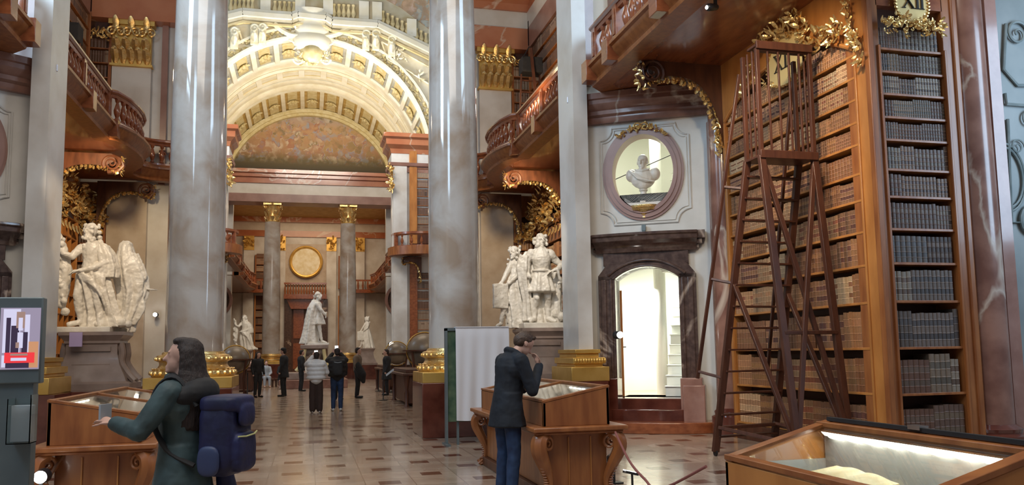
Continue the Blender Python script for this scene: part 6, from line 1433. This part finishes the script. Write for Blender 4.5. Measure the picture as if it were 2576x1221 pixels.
# ================================================================ people
def person(loc, face, H, label, top='black_cloth', legs='black_cloth', hair='hair_dark', shoes='shoe_black', arms=None, head=None, coat=None, puff=0, vox=.012, hood=False, long_hair=0, lean=0.0, stance=.10, name='person', feet=None, hands=True, cap=None, topname='jacket', wide=1.0, collar=False, neckf=0.0, sit=False):
    """local frame: x to the person's right, y forward, z up"""
    f = Vector((face[0], face[1], 0)).normalized(); r = Vector((f.y, -f.x, 0)); k = H / 1.75
    T = Matrix(((r.x, f.x, 0, loc[0]), (r.y, f.y, 0, loc[1]), (0, 0, 1, loc[2] if len(loc) > 2 else 0), (0, 0, 0, 1)))
    t = thing(name, T.translation, label, 'person')
    S = lambda x, y, z: Vector((x, y + lean * max(0, z - .95), z)) * k
    J = dict(hipR=(.09, 0, .93), kneeR=(stance, .02, .50), ankR=(stance, -.02, .08), toeR=(stance + .03, .15, .03), hipL=(-.09, 0, .93), kneeL=(-stance, .02, .50), ankL=(-stance, -.02, .08), toeL=(-stance - .03, .15, .03),
             shR=(.185, 0, 1.43), elR=(.25, -.03, 1.15), wrR=(.24, .06, .90), shL=(-.185, 0, 1.43), elL=(-.25, -.03, 1.15), wrL=(-.24, .06, .90), hdR=(0, .2, -1), hdL=(0, .2, -1))
    if arms: J.update(arms)
    P = {a: S(*v) if not a.startswith('hd') else Vector(v) for a, v in J.items()}
    hy, hp = head or (0.0, 0.0)                       # head turn (left positive) and nod (down positive)
    q = Matrix.Rotation(hy, 3, 'Z') @ Matrix.Rotation(-hp, 3, 'X')
    hb = S(0, .02 + neckf, 1.52)
    Hd = lambda x, y, z: hb + (q @ Vector((x, y, z))) * k
    g = MB(T)
    for s_ in 'RL':
        g.limb([P['hip' + s_], P['knee' + s_], P['ank' + s_]], [.078 * k, .052 * k, .036 * k]); g.cap(P['ank' + s_], P['toe' + s_], .036 * k, .026 * k)
        g.limb([P['sh' + s_], P['el' + s_], P['wr' + s_]], [.046 * k, .036 * k, .026 * k], 10)
        if hands: hand(g, P['wr' + s_], P['hd' + s_], k, up=(0, 1, 0) if abs(P['hd' + s_].z) > .6 else (0, 0, 1))
        else: g.ball(P['wr' + s_] + P['hd' + s_].normalized() * .05 * k, .045 * k, 8)
    g.ball(S(0, 0, .97), (.15 * k, .10 * k, .12 * k), 14); g.ball(S(0, 0, 1.15), (.125 * k, .09 * k, .14 * k), 14); g.ball(S(0, 0, 1.34), (.16 * k, .10 * k, .14 * k), 14); g.cap(S(-.13, 0, 1.43), S(.13, 0, 1.43), .06 * k, .06 * k)
    g.cap(S(0, 0, 1.45), Hd(0, 0, .04), .058 * k, .052 * k)
    g.ball(Hd(0, .01, .15), (.076 * k, .094 * k, .088 * k), 16); g.ball(Hd(0, .045, .085), (.055 * k, .06 * k, .075 * k), 14)
    g.cap(Hd(0, .10, .135), Hd(0, .122, .098), .010 * k, .014 * k, 8); g.ball(Hd(0, .085, .15), (.048 * k, .018 * k, .012 * k), 8); g.ball(Hd(0, .10, .055), (.024 * k, .014 * k, .009 * k), 8); g.ball(Hd(0, .09, .028), (.024 * k, .02 * k, .018 * k), 8)
    for sx in (-1, 1): g.ball(Hd(sx * .076, .0, .11), (.010 * k, .02 * k, .032 * k), 8); g.ball(Hd(sx * .03, .088, .128), (.013 * k, .01 * k, .009 * k), 6)
    remesh(g.build('body', 'skin', t), vox, 2)
    # trousers
    g = MB(T)
    for s_ in 'RL': g.limb([P['hip' + s_], P['knee' + s_], P['ank' + s_] + Vector((0, 0, .02))], [.100 * k, .072 * k * wide, .062 * k * wide])
    g.ball(S(0, -.01, .96), (.165 * k, .125 * k, .13 * k), 14); remesh(g.build('trousers', legs, t), vox * 1.1, 2, (.012, .08))
    # shoes
    for s_ in 'RL':
        g = MB(T); a, c = P['ank' + s_], P['toe' + s_]; g.cap(a + Vector((0, -.03, -.035)) * k, c + Vector((0, 0, .005)), .042 * k, .038 * k); g.cap(a, a + Vector((0, 0, .03)), .05 * k, .05 * k); remesh(g.build('shoe', shoes, t), vox, 1)
    # jacket or coat
    g = MB(T); pf = 1 + puff
    g.limb([S(0, 0, 1.0), S(0, 0, 1.18), S(0, -.005, 1.36)], [.155 * k * pf, .150 * k * pf, .165 * k * pf], 18); g.ball(S(0, -.01, 1.34), (.205 * k * pf, .135 * k * pf, .15 * k * pf), 16); g.cap(S(-.13, 0, 1.44), S(.13, 0, 1.44), .075 * k * pf, .075 * k * pf)
    for s_ in 'RL': g.limb([P['sh' + s_], P['el' + s_], P['wr' + s_]], [.078 * k * pf, .062 * k * pf, .048 * k * pf])
    if coat: zb, rw = coat; drape(g, [(0, lean * .1, 1.10 * k, .17 * k, .14 * k, .0), (0, 0, .95 * k, .195 * k, .155 * k, .01), (0, 0, zb * k, rw * k, rw * .8 * k, .05), (0, 0, zb * k - .01, (rw - .03) * k, (rw * .8 - .03) * k, .03)], 6)
    if puff:
        for z in (1.02, 1.14, 1.26, 1.38): g.tube([S(.175 * pf * cos(a), .14 * pf * sin(a), z) for a in [2 * pi * i / 18 for i in range(18)]], .06 * k, 8, closed=True)
    if collar: g.tube([Hd(.085 * cos(a), .085 * sin(a) - .01, -.035 + .02 * sin(a)) for a in [2 * pi * i / 18 for i in range(18)]], .034 * k, 8, closed=True)
    remesh(g.build(topname, top, t), vox * 1.1, 2, (.014, .09))
    # hair
    g = MB(T)
    if hood: g.ball(Hd(0, -.02, .14), (.10 * k, .115 * k, .115 * k), 16); g.ball(Hd(0, -.06, .03), (.09 * k, .08 * k, .08 * k), 14)
    else:
        g.ball(Hd(0, -.018, .165), (.086 * k, .096 * k, .090 * k), 16); g.ball(Hd(0, -.05, .11), (.078 * k, .065 * k, .08 * k), 14); g.ball(Hd(0, .03, .222), (.065 * k, .055 * k, .03 * k), 12)
        if long_hair:
            for i in range(11):
                a = pi + pi * (i / 10); g.limb([Hd(.075 * cos(a), .07 * sin(a) - .01, .16), Hd(.095 * cos(a), .09 * sin(a) - .02, .04), S(.12 * cos(a), .10 * sin(a) - .04, 1.42), S(.12 * cos(a), .08 * sin(a) - .06, 1.42 - long_hair)], [.035 * k, .036 * k, .040 * k, .02 * k], 9)
            g.ball(S(0, -.09, 1.42), (.12 * k, .07 * k, .13 * k), 14)
    remesh(g.build('hood' if hood else 'hair', top if hood == 1 else hair, t), vox, 2, (.012, .03))
    if cap: MB(T).lathe([(.105 * k, 0), (.10 * k, .05 * k), (.06 * k, .085 * k), (0, .09 * k)], Hd(0, 0, .18), 18).box(*(lambda c: (c.x - .07 * k, c.x + .07 * k, c.y + .06 * k, c.y + .17 * k, c.z - .005, c.z + .01))(Hd(0, 0, .18))).build('cap', cap, t)
    return t, T, S, P, Hd, k
def phone(T, p, w=.075, h=.15, label=''):
    t = thing('phone', T @ p, label, 'phone'); g = MB(T); g.box(p.x - w / 2, p.x + w / 2, p.y - .005, p.y + .005, p.z - h / 2, p.z + h / 2); g.build('case', 'black_metal', t, bevel=.003)
    MB(T).box(p.x - w / 2 + .004, p.x + w / 2 - .004, p.y - .007, p.y - .0052, p.z - h / 2 + .006, p.z + h / 2 - .006).build('display', 'lamp_glow' if False else 'phone_glow', t, smooth=0)
mat('phone_glow', (.1, .1, .1), .2, emit=(.85, .92, 1.0), estr=5)
# woman with the rucksack
W_ = person((-.74, 5.45), (-.93, .36), 1.70, 'woman in a teal coat with long dark hair and a blue rucksack, looking left', top='teal_coat', legs='brown_trouser', hair='hair_dark', coat=(.30, .30), topname='coat', long_hair=.22, vox=.009, collar=True, head=(.35, -.10), shoes='shoe_black',
            arms=dict(elL=(-.30, .12, 1.20), wrL=(-.20, .34, 1.24), hdL=(.15, 1, .25), elR=(.26, .04, 1.18), wrR=(.18, .28, 1.22), hdR=(-.1, 1, .2)))
t, T, S, P, Hd, k = W_
MB(T).box(-.21, -.10, .42, .432, 1.22, 1.32).build('leaflet', 'pale_cloth', None, 'small pale leaflet held in the hand of the woman with the rucksack', 'leaflet')
g = MB(T); g.tube([S(.10 * cos(a), .09 * sin(a) - .02, 1.47 + .03 * sin(a)) for a in [2 * pi * i / 20 for i in range(20)]], .05, 9, closed=True); g.ball(S(0, -.11, 1.42), (.17, .09, .10), 14); g.ball(S(-.10, -.03, 1.40), (.11, .11, .08), 12); g.ball(S(.10, -.03, 1.40), (.11, .11, .08), 12); remesh(g.build('dark_collar', 'black_cloth', t), .012, 2)
bp = thing('rucksack', T @ Vector((0, -.25, .86)), 'dark blue rucksack on the back of the woman in the teal coat', 'rucksack')
def rbox(mb, c, h, e=.35, n=6):
    """rounded block"""
    c = Vector(c); vs = []; N_ = 20; M_ = 12
    for j in range(M_ + 1):
        ph_ = -pi / 2 + pi * j / M_
        for i in range(N_):
            th = 2 * pi * i / N_; f = lambda v: math.copysign(abs(v) ** e, v)
            vs.append(c + Vector((h[0] * f(cos(ph_)) * f(cos(th)), h[1] * f(cos(ph_)) * f(sin(th)), h[2] * f(sin(ph_)))))
    fs = [(j * N_ + i, j * N_ + (i + 1) % N_, (j + 1) * N_ + (i + 1) % N_, (j + 1) * N_ + i) for j in range(M_) for i in range(N_)]
    return mb.add(vs, fs)
g = MB(T); rbox(g, (0, -.27, 1.11), (.165, .115, .235), .45); rbox(g, (0, -.385, 1.02), (.125, .04, .12), .45); remesh(g.build('bag', 'pack_blue', bp), .008, 2, (.01, .08))
g = MB(T); rbox(g, (0, -.28, 1.31), (.165, .13, .055), .5); rbox(g, (0, -.405, 1.24), (.10, .02, .07), .6); remesh(g.build('flap', 'pack_blue', bp), .008, 2)
g = MB(T); rbox(g, (-.172, -.25, .98), (.022, .07, .09), .7); remesh(g.build('side_pocket', 'pack_side', bp), .008, 1)
g = MB(T); rbox(g, (.172, -.25, .98), (.022, .07, .09), .7); remesh(g.build('side_pocket', 'pack_side', bp), .008, 1)
MB(T).tube([(-.13, -.415, 1.12), (-.05, -.428, 1.115), (.06, -.428, 1.12), (.135, -.41, 1.13)], .005, 6).build('reflective_zip', 'yellow_green', bp)
for sx in (-1, 1): MB(T).tube(smooth_path([(sx * .11, -.14, 1.30), (sx * .13, -.02, 1.47), (sx * .13, .10, 1.42), (sx * .15, .13, 1.25), (sx * .16, .02, 1.05), (sx * .13, -.14, .95)], 5), .014, 8, sx=1.8).build('shoulder_strap', 'black_cloth', bp)
MB(T).cap((-.16, -.08, 1.38), (-.15, -.04, 1.33), .014, .014, 8).build('buckle', 'steel', bp)
g = MB(T); g.limb([Vector((.12, -.2, .92)), Vector((.16, -.22, .7)), Vector((.15, -.2, .5))], [.05, .07, .05]); remesh(g.build('scarf', 'pack_blue', None, 'dark blue scarf hanging below the rucksack', 'scarf'), .012, 2)
# man at the showcase
M_ = person((2.10, 8.72), (.93, .30), 1.84, 'man in a navy coat and jeans bowed over the showcase, hand at his mouth', top='navy_coat', legs='denim', hair='hair_brown', coat=(.76, .23), topname='coat', vox=.009, lean=.14, neckf=.03, collar=True, head=(-.12, .75), shoes='shoe_black',
            arms=dict(elR=(.24, .14, 1.12), wrR=(.08, .30, 1.36), hdR=(-.25, -.15, .9), elL=(-.26, .06, 1.12), wrL=(-.12, .26, 1.12), hdL=(.9, .3, .1)))
# the two photographers
def back_person(*a, **kw): return person(*a, vox=.016, hands=kw.pop('hands', True), **kw)
ph_arms = dict(elR=(.26, .14, 1.42), wrR=(.12, .26, 1.60), hdR=(-.3, .1, 1), elL=(-.26, .14, 1.42), wrL=(-.12, .26, 1.60), hdL=(.3, .1, 1))
a_ = back_person((.22, 23.4), (.03, 1), 1.66, 'visitor in a white puffer jacket and dark trousers holding up a phone', top='puffer_white', legs='brown_trouser', shoes='shoe_light', puff=.28, wide=1.45, arms=dict(elR=(.30, .06, 1.16), wrR=(.18, .2, 1.2), hdR=(0, 1, .3), elL=(-.28, .10, 1.40), wrL=(-.12, .24, 1.62), hdL=(.3, .1, 1)), topname='puffer_jacket', collar=True)
phone(a_[1], Vector((-.02, .28, 1.66)), label='phone held up by the visitor in the white puffer jacket', w=.10, h=.12)
b_ = back_person((.80, 23.9), (-.03, 1), 1.76, 'visitor in black with a small backpack holding up a phone', top='black_cloth', legs='denim', shoes='shoe_light', puff=.16, arms=ph_arms)
phone(b_[1], Vector((.0, .30, 1.80)), label='phone held up by the visitor in black', w=.10, h=.10)
bp = thing('backpack', b_[1] @ Vector((0, -.22, 1.0)), 'black backpack worn by the visitor in black', 'backpack'); g = MB(b_[1]); rbox(g, (0, -.24, 1.22), (.15, .09, .22), .5); remesh(g.build('bag', 'black_cloth', bp), .016, 2)
MB(b_[1]).tube([(-.1, -.32, 1.38), (0, -.34, 1.36), (.1, -.32, 1.38)], .008, 6).build('reflective_strip', 'pale_cloth', bp)
far = [((-1.88, 33.0), (.6, -.8), 1.72, 'slim visitor in dark clothes standing beside the black post', dict(top='black_cloth', legs='black_cloth', long_hair=.1, hair='hair_dark')),
       ((-.92, 33.1), (-.9, .3), 1.85, 'visitor in a black coat and cap left of the monument', dict(top='black_cloth', legs='black_cloth', cap='black_cloth', coat=(.7, .24))),
       ((-.3, 37.5), (1, .3), 1.80, 'dark-clothed visitor close to the left of the monument', dict(top='black_cloth', legs='black_cloth')),
       ((1.05, 29.5), (.1, 1), 1.72, 'dark-haired visitor just beyond the two photographers', dict(top='black_cloth', legs='black_cloth', puff=.1)),
       ((1.75, 30.5), (.9, -.2), 1.82, 'visitor in a khaki top carrying a dark coat, right of the photographers', dict(top='khaki', legs='black_cloth')),
       ((2.95, 32.0), (-1, 0), 1.75, 'visitor in black beside the far globe on the right', dict(top='black_cloth', legs='black_cloth', coat=(.6, .26)))]
for l, fc, H_, lab, kw in far: person(l, fc, H_, lab, vox=.024, hands=False, **kw)
g = MB(); g.limb([(1.72, 30.3, 1.2), (1.88, 30.3, .85), (1.95, 30.3, .6)], [.13, .18, .08]); remesh(g.build('draped_coat', 'black_cloth', None, 'dark coat hanging from the arm of the khaki visitor', 'coat'), .03, 2)
sit_arms = dict(hipR=(.09, 0, .50), kneeR=(.12, .42, .50), ankR=(.12, .44, .08), toeR=(.13, .6, .03), hipL=(-.09, 0, .50), kneeL=(-.12, .42, .50), ankL=(-.12, .44, .08), toeL=(-.13, .6, .03))
def seated(loc, fc, label, top, legs):
    k = dict(sit_arms); Z = -.43
    f = Vector((fc[0], fc[1], 0)).normalized(); r = Vector((f.y, -f.x, 0)); T = Matrix(((r.x, f.x, 0, loc[0]), (r.y, f.y, 0, loc[1]), (0, 0, 1, 0), (0, 0, 0, 1)))
    t = thing('person', T.translation, label, 'person'); g = MB(T)
    g.limb([(0, 0, .5), (0, 0, .75), (0, .0, .95), (0, .02, 1.08)], [.14, .12, .14, .06]); g.ball((0, .04, 1.2), (.08, .095, .12), 12); g.ball((0, .135, 1.19), (.012, .02, .025), 6)
    for s_ in (-1, 1): g.limb([(s_ * .09, 0, .5), (s_ * .12, .42, .5), (s_ * .12, .44, .08), (s_ * .13, .6, .04)], [.08, .06, .04, .035]); g.limb([(s_ * .18, 0, .98), (s_ * .24, .08, .72), (s_ * .12, .3, .62)], [.055, .045, .035])
    remesh(g.build('body', 'skin', t), .024, 2)
    g = MB(T); g.limb([(0, 0, .52), (0, 0, .75), (0, 0, .95)], [.165, .15, .17])
    for s_ in (-1, 1): g.limb([(s_ * .18, 0, .98), (s_ * .24, .08, .72), (s_ * .12, .27, .62)], [.075, .062, .05])
    remesh(g.build('jacket', top, t), .024, 2)
    g = MB(T)
    for s_ in (-1, 1): g.limb([(s_ * .09, 0, .5), (s_ * .12, .42, .5), (s_ * .12, .44, .12)], [.10, .08, .06])
    remesh(g.build('trousers', legs, t), .024, 2)
    g = MB(T); g.ball((0, .0, 1.24), (.09, .1, .11), 12); remesh(g.build('hair', 'hair_dark', t), .024, 1)
    b = MB(T); b.box(-.4, .4, -.3, .12, .36, .42); b.box(-.36, -.3, -.2, .08, 0, .36); b.box(.3, .36, -.2, .08, 0, .36); b.build('stool', 'dark_wood', None, 'low dark stool under %s' % label, 'stool')
p = pt(697, 935, Z=.5); seated((p.x, 43.0), (.2, -1), 'seated visitor with pale trousers left of the monument', 'pale_cloth', 'pale_cloth')
seated((p.x - .75, 43.3), (.1, -1), 'seated visitor in dark clothes beside the pale-trousered one', 'black_cloth', 'black_cloth')
seated((p.x + .8, 43.4), (-.1, -1), 'seated dark visitor nearest the monument on its left', 'black_cloth', 'black_cloth')
# all remaining volumes on every other shelf of the hall
STUFF.build('shelved_books', 'book_leather', None, 'countless brown leather volumes filling the other library shelves', 'books', kind='stuff', smooth=30)
